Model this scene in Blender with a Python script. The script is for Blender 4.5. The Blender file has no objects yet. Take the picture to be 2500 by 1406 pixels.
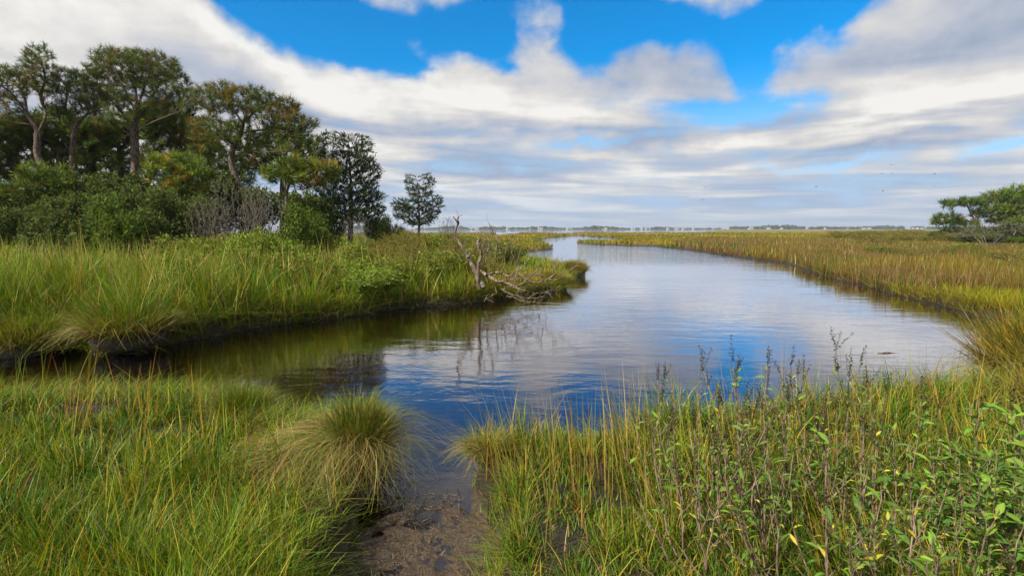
import bpy, math, random
import numpy as np
from math import radians, sin, cos, tan, atan2, pi, sqrt

# ------------------------------------------------------------------ camera, sky, sun, exposure
SC = bpy.context.scene
CAMZ = 1.9
F = 1250.0                       # focal length in photo pixels (photo 2500 x 1406)
HORIZON = 559.0
PITCH = math.atan((703 - HORIZON) / F)

cd = bpy.data.cameras.new("camera")
cam = bpy.data.objects.new("camera", cd)
SC.collection.objects.link(cam)
cam.location = (0, 0, CAMZ)
cam.rotation_euler = (pi / 2 - PITCH, 0, 0)
cd.sensor_width = 36
cd.lens = 18
cd.clip_start = 0.05
cd.clip_end = 30000
SC.camera = cam

SC.view_settings.view_transform = 'Standard'
SC.view_settings.look = 'None'
SC.view_settings.exposure = 0.56
SC.view_settings.gamma = 1.0
SC.cycles.max_bounces = 7
SC.cycles.diffuse_bounces = 3
SC.cycles.glossy_bounces = 3
SC.cycles.transmission_bounces = 5
SC.cycles.transparent_max_bounces = 12
SC.cycles.volume_bounces = 0
SC.cycles.caustics_reflective = False
SC.cycles.caustics_refractive = False
SC.cycles.use_denoising = True

SUN_EL = radians(42)
SUN_AZ = radians(-127)           # compass style, from +Y towards +X: sun is to the left and a little behind
SUN_STRENGTH = 5.0
sd = bpy.data.lights.new("sun", 'SUN')
sd.energy = SUN_STRENGTH
sd.angle = radians(1.5)
sd.color = (1.0, 0.93, 0.80)
sun = bpy.data.objects.new("sun", sd)
SC.collection.objects.link(sun)
sun.rotation_euler = (pi / 2 - SUN_EL, 0, -SUN_AZ + pi)
sun.location = (-30, -12, 40)


def direction(px, py):
    """world direction through a photo pixel, unnormalised"""
    a, b = (px - 1250) / F, -(py - 703) / F
    return np.array([a, cos(PITCH) + b * sin(PITCH), -sin(PITCH) + b * cos(PITCH)])


def P(px, py, Y):
    """world point seen at a photo pixel at forward distance Y"""
    d = direction(px, py)
    d = d * (Y / d[1])
    return np.array([d[0], d[1], CAMZ + d[2]])


def W(px, py, z=0.0):
    """world xy where the ray through a pixel meets height z"""
    d = direction(px, py)
    t = (z - CAMZ) / d[2]
    return (d[0] * t, d[1] * t)


def azel(px, py):
    d = direction(px, py)
    return np.array([atan2(d[0], d[1]), math.asin(d[2] / np.linalg.norm(d))])


class NT:
    def __init__(self, tree):
        self.t = tree
        tree.nodes.clear()

    def n(self, kind, ins=None, **props):
        nd = self.t.nodes.new(kind)
        for k, v in props.items():
            setattr(nd, k, v)
        if ins:
            for k, v in ins.items():
                s = nd.inputs[k]
                if isinstance(v, bpy.types.NodeSocket):
                    self.t.links.new(v, s)
                else:
                    s.default_value = v
        return nd

    def m(self, op, a, b=None, c=None, clamp=False):
        ins = {0: a}
        if b is not None:
            ins[1] = b
        if c is not None:
            ins[2] = c
        return self.n('ShaderNodeMath', ins, operation=op, use_clamp=clamp).outputs[0]

    def ss(self, v, lo, hi, a=0.0, b=1.0):
        return self.n('ShaderNodeMapRange', {0: v, 1: lo, 2: hi, 3: a, 4: b}, interpolation_type='SMOOTHSTEP').outputs[0]

    def mix(self, f, a, b):
        nd = self.t.nodes.new('ShaderNodeMix')
        nd.data_type = 'RGBA'
        for i, v in ((0, f), (6, a), (7, b)):
            if isinstance(v, bpy.types.NodeSocket):
                self.t.links.new(v, nd.inputs[i])
            else:
                nd.inputs[i].default_value = v
        return nd.outputs[2]

    def noise(self, vec, scale, detail=4, rough=0.5, dist=0.0, out='Fac', dim='3D'):
        nd = self.n('ShaderNodeTexNoise', {'Vector': vec, 'Scale': scale, 'Detail': detail, 'Roughness': rough, 'Distortion': dist}, noise_dimensions=dim)
        return nd.outputs[out]


def build_world():
    w = bpy.data.worlds.new("World")
    SC.world = w
    w.use_nodes = True
    t = NT(w.node_tree)
    tc = t.n('ShaderNodeTexCoord').outputs['Generated']
    sep = t.n('ShaderNodeSeparateXYZ', {0: tc})
    x, y, z = sep.outputs
    az = t.m('ARCTAN2', x, y)
    el = t.m('ARCSINE', z)
    ae = t.n('ShaderNodeCombineXYZ', {0: az, 1: el, 2: 0.0}).outputs[0]
    # low-frequency warp so that no edge is a clean ellipse
    wn = t.n('ShaderNodeTexNoise', {'Vector': ae, 'Scale': 5.0, 'Detail': 5.0, 'Roughness': 0.55}, noise_dimensions='3D').outputs['Color']
    wv = t.n('ShaderNodeVectorMath', {0: wn, 1: (0.5, 0.5, 0.5)}, operation='SUBTRACT').outputs[0]
    wv = t.n('ShaderNodeVectorMath', {0: wv, 1: (0.22, 0.12, 0.0)}, operation='MULTIPLY').outputs[0]
    aw = t.n('ShaderNodeVectorMath', {0: ae, 1: wv}, operation='ADD').outputs[0]
    zz = t.m('ADD', t.m('MAXIMUM', z, 0.0), 0.085)
    pc = t.n('ShaderNodeCombineXYZ', {0: t.m('MULTIPLY', t.m('DIVIDE', x, zz), 0.42), 1: t.m('DIVIDE', y, zz), 2: 0.0}).outputs[0]
    # streaks run a little uphill to the right in the picture: rotate the plane
    pc = t.n('ShaderNodeMapping', {'Vector': pc, 'Rotation': (0, 0, radians(7))}).outputs[0]

    def blob(px, py, rx, ry, rot, amp, acc, base=aw):
        c = azel(px, py)
        r = radians(rot)
        a1 = azel(px + cos(r) * rx, py - sin(r) * rx) - c
        a2 = azel(px + sin(r) * ry, py + cos(r) * ry) - c
        mp = t.n('ShaderNodeMapping', {'Vector': base, 'Location': (c[0], c[1], 0), 'Rotation': (0, 0, atan2(a1[1], a1[0])),
                 'Scale': (float(np.linalg.norm(a1)), float(np.linalg.norm(a2)), 1)}, vector_type='TEXTURE').outputs[0]
        d = t.n('ShaderNodeVectorMath', {0: mp, 1: mp}, operation='DOT_PRODUCT').outputs['Value']
        e = t.m('EXPONENT', t.m('MULTIPLY', d, -1.0))
        return t.m('MULTIPLY_ADD', e, amp, acc)

    n1 = t.noise(pc, 0.75, 5, 0.5, 0.5)
    n2 = t.noise(t.n('ShaderNodeMapping', {'Vector': ae, 'Rotation': (0, 0, radians(-14)), 'Scale': (1, 1.5, 1)}).outputs[0], 8.0, 8, 0.60, 0.15)
    n3 = t.noise(pc, 2.1, 4, 0.5, 0.7)
    wq = t.m('ADD', t.m('DIVIDE', 1.0, t.m('ADD', t.m('MAXIMUM', z, 0.0), 0.11)), t.m('MULTIPLY', az, -0.9))
    bv = t.n('ShaderNodeCombineXYZ', {0: t.m('MULTIPLY', az, t.m('MULTIPLY_ADD', wq, 0.35, 0.6)), 1: wq, 2: 0.0}).outputs[0]
    n4 = t.noise(bv, 1.25, 4, 0.5, 0.6)
    nn = t.m('ADD', t.m('MULTIPLY', t.m('SUBTRACT', n1, 0.5), 0.9), t.m('MULTIPLY', t.m('SUBTRACT', n2, 0.5), 1.0))
    nn = t.m('MULTIPLY_ADD', t.m('SUBTRACT', n3, 0.5), 0.45, nn)
    cov = t.m('ADD', nn, 0.84)
    for b in [(690, -30, 170, 95, -30, -1.0), (830, 95, 190, 75, -28, -1.15), (1060, 60, 130, 75, 0, -.55), (1130, 95, 120, 45, 10, -.55),
              (930, 150, 120, 40, -15, -.45), (985, 105, 55, 40, 60, .28), (1180, 20, 420, 90, 0, -.28), (1215, 75, 70, 75, 0, -.42), (1350, -15, 110, 38, 0, -.55), (1315, 50, 38, 80, -20, .24), (1080, 0, 150, 26, 4, .25),
              (1250, 155, 60, 22, 0, -.45), (1420, 120, 60, 70, -10, -.5), (1500, 45, 130, 60, 5, -1.0), (1700, 50, 200, 52, 6, -.85), (1560, 190, 130, 60, -12, .25),
              (1900, 95, 95, 70, 35, -1.0), (1990, 20, 150, 40, 22, -1.0), (1840, 180, 60, 50, 40, -.55), (1820, 262, 210, 26, 4, -.65),
              (1730, 300, 110, 32, 0, -.25), (2450, 342, 90, 15, 8, -.62), (1460, 350, 120, 12, 4, -.4), (2000, 390, 200, 9, 5, -.35), (250, 60, 400, 200, 0, .4), (600, 250, 300, 60, -25, .3),
              (1150, 250, 260, 60, -5, .5), (2250, 120, 300, 90, 22, .6), (2300, 270, 300, 40, 8, .4), (1300, -330, 800, 170, 0, .5)]:
        cov = blob(*b, cov)
    cov = t.m('MULTIPLY_ADD', t.m('MULTIPLY', t.m('SUBTRACT', n4, 0.5), t.ss(el, 0.36, 0.18)), 0.9, cov)
    cover = t.ss(cov, 0.30, 0.93)
    # how bright the cloud is where there is one
    lum = t.m('MULTIPLY_ADD', t.m('SUBTRACT', n1, 0.5), 0.7, 0.55)
    lum = t.m('MULTIPLY_ADD', t.m('MULTIPLY', t.m('SUBTRACT', n4, 0.5), t.ss(el, 0.32, 0.16)), 3.4, lum)
    lum = t.m('MULTIPLY_ADD', t.m('SUBTRACT', n3, 0.5), 0.6, lum)
    lum = t.m('MULTIPLY_ADD', t.m('SUBTRACT', n2, 0.5), 1.1, lum)
    for b in [(150, 80, 480, 160, 0, .4), (620, 130, 170, 30, -32, .45), (560, 215, 200, 45, -25, -.2), (1120, 250, 260, 55, -4, .42), (1420, 280, 230, 40, 6, .3),
              (1450, 160, 160, 70, 0, -.18), (1700, 150, 130, 70, 0, -.2), (2150, 200, 330, 60, 10, -.16), (2250, 60, 300, 90, 20, -.12), (2080, 70, 200, 60, 20, .15),
              (2150, 275, 420, 26, 8, .45), (1780, 320, 250, 20, 8, -.30), (2100, 345, 420, 12, 6, -.28), (1350, 345, 300, 22, 0, -.28), (1700, 375, 300, 18, 7, .28),
              (1000, 330, 200, 40, 0, -.12), (1950, 400, 180, 16, 0, .28), (1100, 420, 250, 14, 0, -.15), (2470, 60, 130, 200, 0, -.18), (850, 300, 120, 50, -20, .12)]:
        lum = blob(*b, lum)
    cr = t.n('ShaderNodeValToRGB', {0: lum})
    e = cr.color_ramp.elements
    e[0].position, e[0].color = 0.12, (0.33, 0.40, 0.53, 1)
    e[1].position, e[1].color = 1.0, (0.88, 0.865, 0.83, 1)
    k = e.new(0.45); k.color = (0.50, 0.53, 0.61, 1)
    k = e.new(0.72); k.color = (0.68, 0.67, 0.66, 1)
    ccol = cr.outputs[0]
    # low clouds are seen through more air
    low = t.ss(el, 0.0, 0.14, 0.55, 0.0)
    ccol = t.mix(low, ccol, (0.40, 0.54, 0.74, 1))
    sky = t.n('ShaderNodeTexSky', sky_type='NISHITA')
    sky.sun_disc = False
    sky.sun_elevation = SUN_EL
    sky.sun_rotation = SUN_AZ
    sky.air_density = 1.0
    sky.dust_density = 0.3
    sky.ozone_density = 2.0
    hs = t.n('ShaderNodeHueSaturation', {'Saturation': 1.68, 'Value': 1.25, 'Hue': 0.500, 'Color': sky.outputs[0]}).outputs[0]
    hs = t.mix(t.ss(el, 0.02, 0.30, 1.0, 0.0), hs, (2.9, 4.3, 6.3, 1))
    ccol = t.n('ShaderNodeVectorMath', {0: ccol, 1: (7.15, 7.15, 7.15)}, operation='MULTIPLY').outputs[0]
    col = t.mix(cover, hs, ccol)
    bg = t.n('ShaderNodeBackground', {'Color': col, 'Strength': 0.1})
    out = t.n('ShaderNodeOutputWorld', {'Surface': bg.outputs[0]})


build_world()

# ------------------------------------------------------------------ helpers
COL = SC.collection
R = np.random.default_rng(11)
random.seed(11)


def tag(o, label=None, cat=None, group=None, kind=None):
    if label:
        o['label'] = label
    if cat:
        o['category'] = cat
    if group:
        o['group'] = group
    if kind:
        o['kind'] = kind
    return o


def mesh_np(name, verts, faces, mat, colors=None, smooth=False, parent=None, attr_name="tint"):
    """verts (N,3); faces: list of int arrays (M,k); colors (N,3)"""
    me = bpy.data.meshes.new(name)
    verts = np.asarray(verts, dtype=np.float32)
    faces = [np.asarray(f, dtype=np.int32) for f in faces if len(f)]
    me.vertices.add(len(verts))
    me.vertices.foreach_set("co", verts.ravel())
    nl = sum(f.size for f in faces)
    npoly = sum(len(f) for f in faces)
    me.loops.add(nl)
    me.loops.foreach_set("vertex_index", np.concatenate([f.ravel() for f in faces]))
    me.polygons.add(npoly)
    starts, s = [], 0
    for f in faces:
        k = f.shape[1]
        starts.append(s + np.arange(len(f), dtype=np.int32) * k)
        s += f.size
    me.polygons.foreach_set("loop_start", np.concatenate(starts).astype(np.int32))
    if smooth:
        me.polygons.foreach_set("use_smooth", np.ones(npoly, dtype=bool))
    if colors is not None:
        a = me.attributes.new(attr_name, 'FLOAT_COLOR', 'POINT')
        c = np.ones((len(verts), 4), dtype=np.float32)
        c[:, :3] = colors
        a.data.foreach_set("color", c.ravel())
    me.update(calc_edges=True)
    if mat:
        me.materials.append(mat)
    o = bpy.data.objects.new(name, me)
    COL.objects.link(o)
    if parent is not None:
        o.parent = parent
    return o


def empty(name, loc=(0, 0, 0), label=None, cat=None, group=None):
    o = bpy.data.objects.new(name, None)
    o.location = loc
    o.empty_display_size = 0.2
    COL.objects.link(o)
    return tag(o, label, cat, group)


def _hash(ix, iy, seed):
    h = (ix.astype(np.int64) * 374761393 + iy.astype(np.int64) * 668265263 + seed * 974634777) & 0x7fffffff
    h = ((h ^ (h >> 13)) * 1274126177) & 0x7fffffff
    h = h ^ (h >> 16)
    return (h & 0xffff) / 65535.0


def vnoise(x, y, scale=1.0, seed=0, octaves=3):
    x = np.asarray(x, float); y = np.asarray(y, float)
    out = np.zeros(np.broadcast(x, y).shape)
    amp, tot, f = 1.0, 0.0, 1.0 / scale
    for o in range(octaves):
        X, Y = x * f + 31.7 * o, y * f + 17.3 * o
        ix, iy = np.floor(X), np.floor(Y)
        fx, fy = X - ix, Y - iy
        fx = fx * fx * (3 - 2 * fx); fy = fy * fy * (3 - 2 * fy)
        a = _hash(ix, iy, seed + o); b = _hash(ix + 1, iy, seed + o)
        c = _hash(ix, iy + 1, seed + o); d = _hash(ix + 1, iy + 1, seed + o)
        out += amp * ((a * (1 - fx) + b * fx) * (1 - fy) + (c * (1 - fx) + d * fx) * fy)
        tot += amp
        amp *= 0.5; f *= 2.03
    return out / tot


def sstep(a, b, x):
    t = np.clip((x - a) / (b - a), 0, 1)
    return t * t * (3 - 2 * t)


def inside(poly, x, y):
    n = len(poly)
    r = np.zeros(x.shape, bool)
    for i in range(n):
        x1, y1 = poly[i]; x2, y2 = poly[(i + 1) % n]
        if y1 == y2:
            continue
        c = ((y1 > y) != (y2 > y)) & (x < (x2 - x1) * (y - y1) / (y2 - y1) + x1)
        r ^= c
    return r


def seg_dist(poly, x, y):
    d = np.full(x.shape, 1e9)
    n = len(poly)
    for i in range(n):
        x1, y1 = poly[i]; x2, y2 = poly[(i + 1) % n]
        dx, dy = x2 - x1, y2 - y1
        L = dx * dx + dy * dy + 1e-12
        t = np.clip(((x - x1) * dx + (y - y1) * dy) / L, 0, 1)
        d = np.minimum(d, (x - x1 - t * dx) ** 2 + (y - y1 - t * dy) ** 2)
    return np.sqrt(d)


# ------------------------------------------------------------------ layout of the creek
_c = [(-700, 905), (-150, 880), (0, 862), (110, 856), (150, 842), (200, 838), (225, 866), (270, 866), (340, 864), (430, 838), (560, 814), (700, 792), (830, 777), (960, 757),
      (1100, 746), (1200, 736), (1290, 724), (1375, 713), (1390, 703), (1378, 690), (1392, 680), (1420, 676), (1424, 666),
      (1415, 660), (1380, 652), (1310, 640), (1240, 628), (1230, 622), (1285, 616), (1345, 609), (1338, 598, .1), (1306, 588), (1335, 582.5), (1395, 575.5),
      (1440, 576, .1), (1437, 578), (1475, 580), (1503, 582.5), (1514, 584, .4), (1470, 583.5, .45), (1425, 584, .45), (1408, 589), (1407, 592), (1412, 595), (1455, 598), (1560, 601),
      (1600, 602), (1700, 612), (1760, 621), (1870, 637), (1930, 646), (1990, 668), (2050, 688), (2150, 711), (2250, 738), (2330, 756), (2380, 775),
      (2500, 790), (2700, 800), (2800, 880), (2660, 905), (2530, 950), (2400, 985), (2230, 1015), (2000, 1060), (1800, 1090), (1600, 1110), (1400, 1140), (1230, 1165), (1150, 1195),
      (1160, 1300), (1130, 1480), (860, 1480), (880, 1250), (945, 1180), (960, 1110), (930, 1060), (880, 1040), (800, 1100), (700, 1100), (640, 1075), (600, 1040), (480, 1030),
      (350, 1020), (150, 1030), (-100, 1040), (-700, 1080)]
CREEK = [W(*p) for p in _c]
POOLS = []
for (x0, x1, y0, y1) in [(1662, 1700, 577, 583), (1735, 1790, 571.5, 574.5), (1205, 1272, 567.6, 570), (1190, 1240, 570.6, 572.6), (1320, 1400, 566.8, 568.2)]:
    a = W((x0 + x1) / 2, y0, .15); b = W((x0 + x1) / 2, y1, .42)
    cx, cy = (a[0] + b[0]) / 2, (a[1] + b[1]) / 2
    rx = (x1 - x0) / 2 / F * cy; ry = (a[1] - b[1]) / 2
    POOLS.append([(cx + rx * cos(q) * (1 + .2 * sin(3 * q)), cy + ry * sin(q)) for q in np.linspace(0, 2 * pi, 18, endpoint=False)])


def bay_edge(x):
    return 232 + 14 * np.sin(x / 43.0) + 7 * np.sin(x / 17.0 + 1) + np.where(x > 90, (x - 90) * 2.6, 0)


def water_sd(x, y, rough=True):
    """signed distance to the water's edge: positive on land"""
    x = np.asarray(x, float); y = np.asarray(y, float)
    d = seg_dist(CREEK, x, y)
    d = np.where(inside(CREEK, x, y), -d, d)
    for p in POOLS:
        q = seg_dist(p, x, y)
        q = np.where(inside(p, x, y), -q, q)
        d = np.minimum(d, q)
    b = np.where(y < 1400, bay_edge(x) - y, 0)
    d = np.minimum(d, np.where(y < 1400, b, -60.0))
    if rough:
        a = np.clip(y / 14.0, 0.5, 2.0)
        d = d + (vnoise(x, y, 0.55, 3, 3) - 0.5) * 0.30 * a + (vnoise(x, y, 2.4, 9, 2) - 0.5) * 0.5 * np.clip((y - 5) / 10, 0, 1.3)
    return d


MUD_C = W(1010, 1360)


def mud_mask(x, y):
    q = ((x + .53) / 0.50) ** 2 + ((y - 2.62) / 0.84) ** 2
    return 1 - sstep(0.7, 1.35, q + (vnoise(x, y, 0.3, 8, 3) - .5) * 0.6)


def ground_z(x, y, d=None):
    x = np.asarray(x, float); y = np.asarray(y, float)
    if d is None:
        d = water_sd(x, y)
    z = np.where(d > 0, 0.02 + 0.24 * (1 - .5 * sstep(8, 15, y)) * sstep(0, 0.13, d) + 0.05 * sstep(0.3, 3, d), -0.75 * sstep(0, 3.0, -d) - 0.02)
    z = z + np.where(d > 0.05, (vnoise(x, y, 1.3, 5, 3) - .5) * 0.08, 0)
    up = sstep(13, 20, y) * sstep(0, 4, -(x + 0.10 * y)) * (1 - sstep(45, 75, y))
    z = z + up * 0.35 * (d > 0)
    up = sstep(60, 90, y) * sstep(0.62, 0.8, x / np.maximum(y, 1)) * 0.4 * (d > 0) * (1 - sstep(120, 200, y))
    z = z + up
    m = mud_mask(x, y)
    mz = 0.020 + (vnoise(x, y, 0.20, 21, 3) - 0.46) * 0.085 + (vnoise(x, y, 0.045, 22, 3) - .5) * 0.050
    mz = mz - 0.02 * sstep(2.9, 3.3, y)
    z = z * (1 - m) + mz * m
    # shallow mud shelf running down into the creek beyond the landing
    s = np.exp(-((x + 0.45) / 0.55) ** 2) * (1 - sstep(3.2, 4.6, y)) * (d < 0) * (1 - m)
    z = z * (1 - s) + (-0.05 - 0.09 * sstep(3.2, 4.4, y)) * s
    return z


# ------------------------------------------------------------------ materials
def new_mat(name):
    m = bpy.data.materials.new(name)
    m.use_nodes = True
    return m, NT(m.node_tree)


def mat_leaf(name, rough=0.5, trans=0.35, spec=0.25):
    """colour comes from each blade's or leaf's own tint"""
    m, t = new_mat(name)
    at = t.n('ShaderNodeAttribute', attribute_name="tint").outputs['Color']
    p = t.n('ShaderNodeBsdfPrincipled', {'Base Color': at, 'Roughness': rough, 'Specular IOR Level': spec})
    tr = t.n('ShaderNodeBsdfTranslucent', {'Color': t.n('ShaderNodeMix', None).outputs[2]})
    tc = t.mix(1.0, at, at)
    g = t.n('ShaderNodeHueSaturation', {'Saturation': 1.1, 'Value': 1.5, 'Hue': 0.49, 'Color': at}).outputs[0]
    t.t.links.new(g, tr.inputs['Color'])
    mx = t.n('ShaderNodeMixShader', {0: trans, 1: p.outputs[0], 2: tr.outputs[0]})
    t.n('ShaderNodeOutputMaterial', {'Surface': mx.outputs[0]})
    return m


def mat_broad():
    """broad leaf: blotched, slightly yellowed in places, dull surface"""
    m, t = new_mat("broad_leaves")
    at = t.n('ShaderNodeAttribute', attribute_name="tint").outputs['Color']
    pos = t.n('ShaderNodeTexCoord').outputs['Object']
    n1 = t.noise(pos, 60, 4, 0.6)
    n2 = t.noise(pos, 210, 3, 0.6)
    c = t.mix(t.ss(n1, 0.48, 0.72, 0, 0.65), at, (0.26, 0.28, 0.03, 1))
    c = t.mix(t.ss(n2, 0.66, 0.72, 0, 0.8), c, (0.07, 0.04, 0.015, 1))
    p = t.n('ShaderNodeBsdfPrincipled', {'Base Color': c, 'Roughness': 0.55, 'Specular IOR Level': 0.2})
    g = t.n('ShaderNodeHueSaturation', {'Saturation': 1.1, 'Value': 1.5, 'Hue': 0.49, 'Color': c}).outputs[0]
    tr = t.n('ShaderNodeBsdfTranslucent', {'Color': g})
    mx = t.n('ShaderNodeMixShader', {0: 0.3, 1: p.outputs[0], 2: tr.outputs[0]})
    t.n('ShaderNodeOutputMaterial', {'Surface': mx.outputs[0]})
    return m


def mat_bark(name, c1, c2, scale=18, bump=0.6, lichen=None):
    m, t = new_mat(name)
    tc = t.n('ShaderNodeTexCoord').outputs['Object']
    mp = t.n('ShaderNodeMapping', {'Vector': tc, 'Scale': (1, 1, 0.35)}).outputs[0]
    n1 = t.noise(mp, scale, 6, 0.62, 0.4)
    n2 = t.noise(tc, scale * 0.22, 4, 0.5)
    c = t.mix(t.ss(n1, 0.35, 0.66), (*c1, 1), (*c2, 1))
    if lichen:
        c = t.mix(t.ss(n2, 0.52, 0.68, 0, 0.8), c, (*lichen, 1))
    bp = t.n('ShaderNodeBump', {'Height': n1, 'Strength': bump, 'Distance': 0.03}).outputs[0]
    p = t.n('ShaderNodeBsdfPrincipled', {'Base Color': c, 'Roughness': 0.85, 'Specular IOR Level': 0.2, 'Normal': bp})
    t.n('ShaderNodeOutputMaterial', {'Surface': p.outputs[0]})
    return m


def mat_plain(name, c, rough=0.7, var=0.25, scale=4):
    m, t = new_mat(name)
    tc = t.n('ShaderNodeTexCoord').outputs['Object']
    n = t.noise(tc, scale, 5, 0.6)
    col = t.mix(n, (*[v * (1 - var) for v in c], 1), (*[min(1, v * (1 + var)) for v in c], 1))
    p = t.n('ShaderNodeBsdfPrincipled', {'Base Color': col, 'Roughness': rough, 'Specular IOR Level': 0.3})
    t.n('ShaderNodeOutputMaterial', {'Surface': p.outputs[0]})
    return m


def mat_ground():
    m, t = new_mat("marsh_soil")
    pos = t.n('ShaderNodeNewGeometry').outputs['Position']
    z = t.n('ShaderNodeSeparateXYZ', {0: pos}).outputs[2]
    n1 = t.noise(pos, 2.2, 6, 0.6)
    n2 = t.noise(pos, 22, 5, 0.6)
    n3 = t.noise(pos, 75, 4, 0.65)
    mud = t.mix(n2, (0.040, 0.027, 0.016, 1), (0.125, 0.088, 0.058, 1))
    peat = t.mix(n1, (0.014, 0.009, 0.004, 1), (0.045, 0.032, 0.013, 1))
    far = t.n('ShaderNodeSeparateXYZ', {0: pos}).outputs[1]
    f = t.m('MAXIMUM', t.ss(z, 0.06, 0.12), t.ss(far, 3.3, 4.2))
    col = t.mix(f, mud, peat)
    turf = t.mix(t.noise(pos, 0.35, 6, 0.6), (0.11, 0.10, 0.014, 1), (0.19, 0.155, 0.03, 1))
    col = t.mix(t.m('MULTIPLY', t.ss(far, 25, 60), t.ss(z, 0.1, 0.16)), col, turf)
    col = t.mix(t.m('MULTIPLY', t.ss(z, -0.02, -0.12), 1.0), col, t.mix(n1, (0.20, 0.115, 0.03, 1), (0.27, 0.165, 0.055, 1)))
    wet = t.ss(z, 0.0, 0.09, 0.16, 0.7)
    h = t.m('ADD', t.m('MULTIPLY', n2, 1.0), t.m('MULTIPLY', n3, 0.45))
    bp = t.n('ShaderNodeBump', {'Height': h, 'Strength': 1.0, 'Distance': 0.045}).outputs[0]
    p = t.n('ShaderNodeBsdfPrincipled', {'Base Color': col, 'Roughness': wet, 'Specular IOR Level': 0.5, 'Normal': bp})
    t.n('ShaderNodeOutputMaterial', {'Surface': p.outputs[0]})
    return m


def mat_water():
    m, t = new_mat("creek_water")
    pos = t.n('ShaderNodeNewGeometry').outputs['Position']
    sx = t.n('ShaderNodeMapping', {'Vector': pos, 'Rotation': (0, 0, radians(8)), 'Scale': (0.45, 1.0, 1.0)}).outputs[0]
    # calm and ruffled patches
    patch = t.noise(t.n('ShaderNodeMapping', {'Vector': pos, 'Scale': (0.12, 0.30, 1)}).outputs[0], 1.0, 3, 0.5)
    y = t.n('ShaderNodeSeparateXYZ', {0: pos}).outputs[1]
    ruf = t.ss(patch, 0.35, 0.65, 0.35, 1.0)
    ruf = t.m('MULTIPLY', ruf, t.ss(y, 3.0, 6.5, 0.35, 1.0))
    h1 = t.noise(sx, 2.6, 3, 0.5, 0.6)
    h2 = t.noise(sx, 11.0, 3, 0.55, 0.5)
    h = t.m('ADD', t.m('MULTIPLY', h1, 0.012), t.m('MULTIPLY', h2, 0.0026))
    h = t.m('MULTIPLY', h, ruf)
    wind = t.m('MULTIPLY', t.ss(y, 22, 34), t.ss(y, 120, 60))
    h3 = t.noise(t.n('ShaderNodeMapping', {'Vector': pos, 'Scale': (0.35, 1, 1)}).outputs[0], 1.4, 4, 0.6)
    h = t.m('MULTIPLY_ADD', t.m('MULTIPLY', h3, wind), 0.07, h)
    bp = t.n('ShaderNodeBump', {'Height': h, 'Strength': 1.0, 'Distance': 1.0}).outputs[0]
    fr = t.n('ShaderNodeFresnel', {'IOR': 1.75, 'Normal': bp}).outputs[0]
    fr = t.ss(fr, 0.02, 0.62, 0.06, 0.97)
    gl = t.n('ShaderNodeBsdfGlossy', {'Color': (0.93, 0.94, 1.0, 1), 'Roughness': 0.008, 'Normal': bp})
    tr = t.n('ShaderNodeBsdfTransparent', {'Color': (0.84, 0.70, 0.46, 1)})
    mx = t.n('ShaderNodeMixShader', {0: fr, 1: tr.outputs[0], 2: gl.outputs[0]})
    t.n('ShaderNodeOutputMaterial', {'Surface': mx.outputs[0]})
    return m


M = dict(
    ground=mat_ground(), water=mat_water(),
    grass=mat_leaf("grass_blades", 0.5, 0.22, 0.2), leaf=mat_leaf("leaves", 0.6, 0.30, 0.12), broad=mat_broad(), needle=mat_leaf("needles", 0.5, 0.15),
    pine=mat_bark("pine_bark", (0.055, 0.038, 0.026), (0.21, 0.155, 0.115)),
    cedar=mat_bark("cedar_bark", (0.05, 0.035, 0.025), (0.16, 0.12, 0.09)),
    twig=mat_bark("shrub_wood", (0.12, 0.075, 0.05), (0.34, 0.235, 0.18), 40),
    grey=mat_bark("grey_wood", (0.075, 0.06, 0.048), (0.21, 0.18, 0.15), 22),
    dead=mat_bark("weathered_wood", (0.055, 0.036, 0.022), (0.27, 0.20, 0.14), 14, 0.8, (0.40, 0.36, 0.29)),
)

# ------------------------------------------------------------------ ground and water
def build_ground():
    # one polar sheet, fine in front of the viewer and near, coarse far off
    r = [0.0, 0.5]
    while r[-1] < 60:
        r.append(r[-1] + (max(0.035, r[-1] * 0.010) if not 1.9 < r[-1] < 3.8 else .013))
    while r[-1] < 4300:
        r.append(r[-1] * 1.02)
    r = np.array(r[1:])
    a1 = np.arange(-58, 58.01, 0.22)
    a2 = np.arange(61, 299, 4.0)
    a = np.radians(np.concatenate([a1, a2]))
    A, RR = np.meshgrid(a, r)
    x = RR * np.sin(A); y = RR * np.cos(A)
    d = water_sd(x, y)
    back = y < 0.5
    d = np.where(back, np.maximum(d, 1.0), d)
    z = ground_z(x, y, d)
    z = np.where(y > 1400, -1.0, z)
    n, k = len(r), len(a)
    V = np.stack([x, y, z], -1).reshape(-1, 3)
    i = np.arange(n - 1)[:, None] * k
    j = np.arange(k)[None, :]
    j2 = (j + 1) % k
    q = np.stack([i + j, i + j2, i + k + j2, i + k + j], -1).reshape(-1, 4)[:, ::-1]
    V = np.vstack([V, [[0, 0, 0.3]]])
    V[:, 1] = np.maximum(V[:, 1], -600 + V[:, 1] * .01)
    c = len(V) - 1
    tri = np.stack([np.full(k, c), (np.arange(k) + 1) % k, np.arange(k)], -1)
    o = mesh_np("ground", V, [q, tri], M['ground'], smooth=True)
    tag(o, kind='structure')
    o = mesh_np("water", [(-5000, -700, 0), (5000, -700, 0), (5000, 4500, 0), (-5000, 4500, 0)], [np.array([[0, 1, 2, 3]])], M['water'])
    tag(o, kind='structure')


build_ground()

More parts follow.
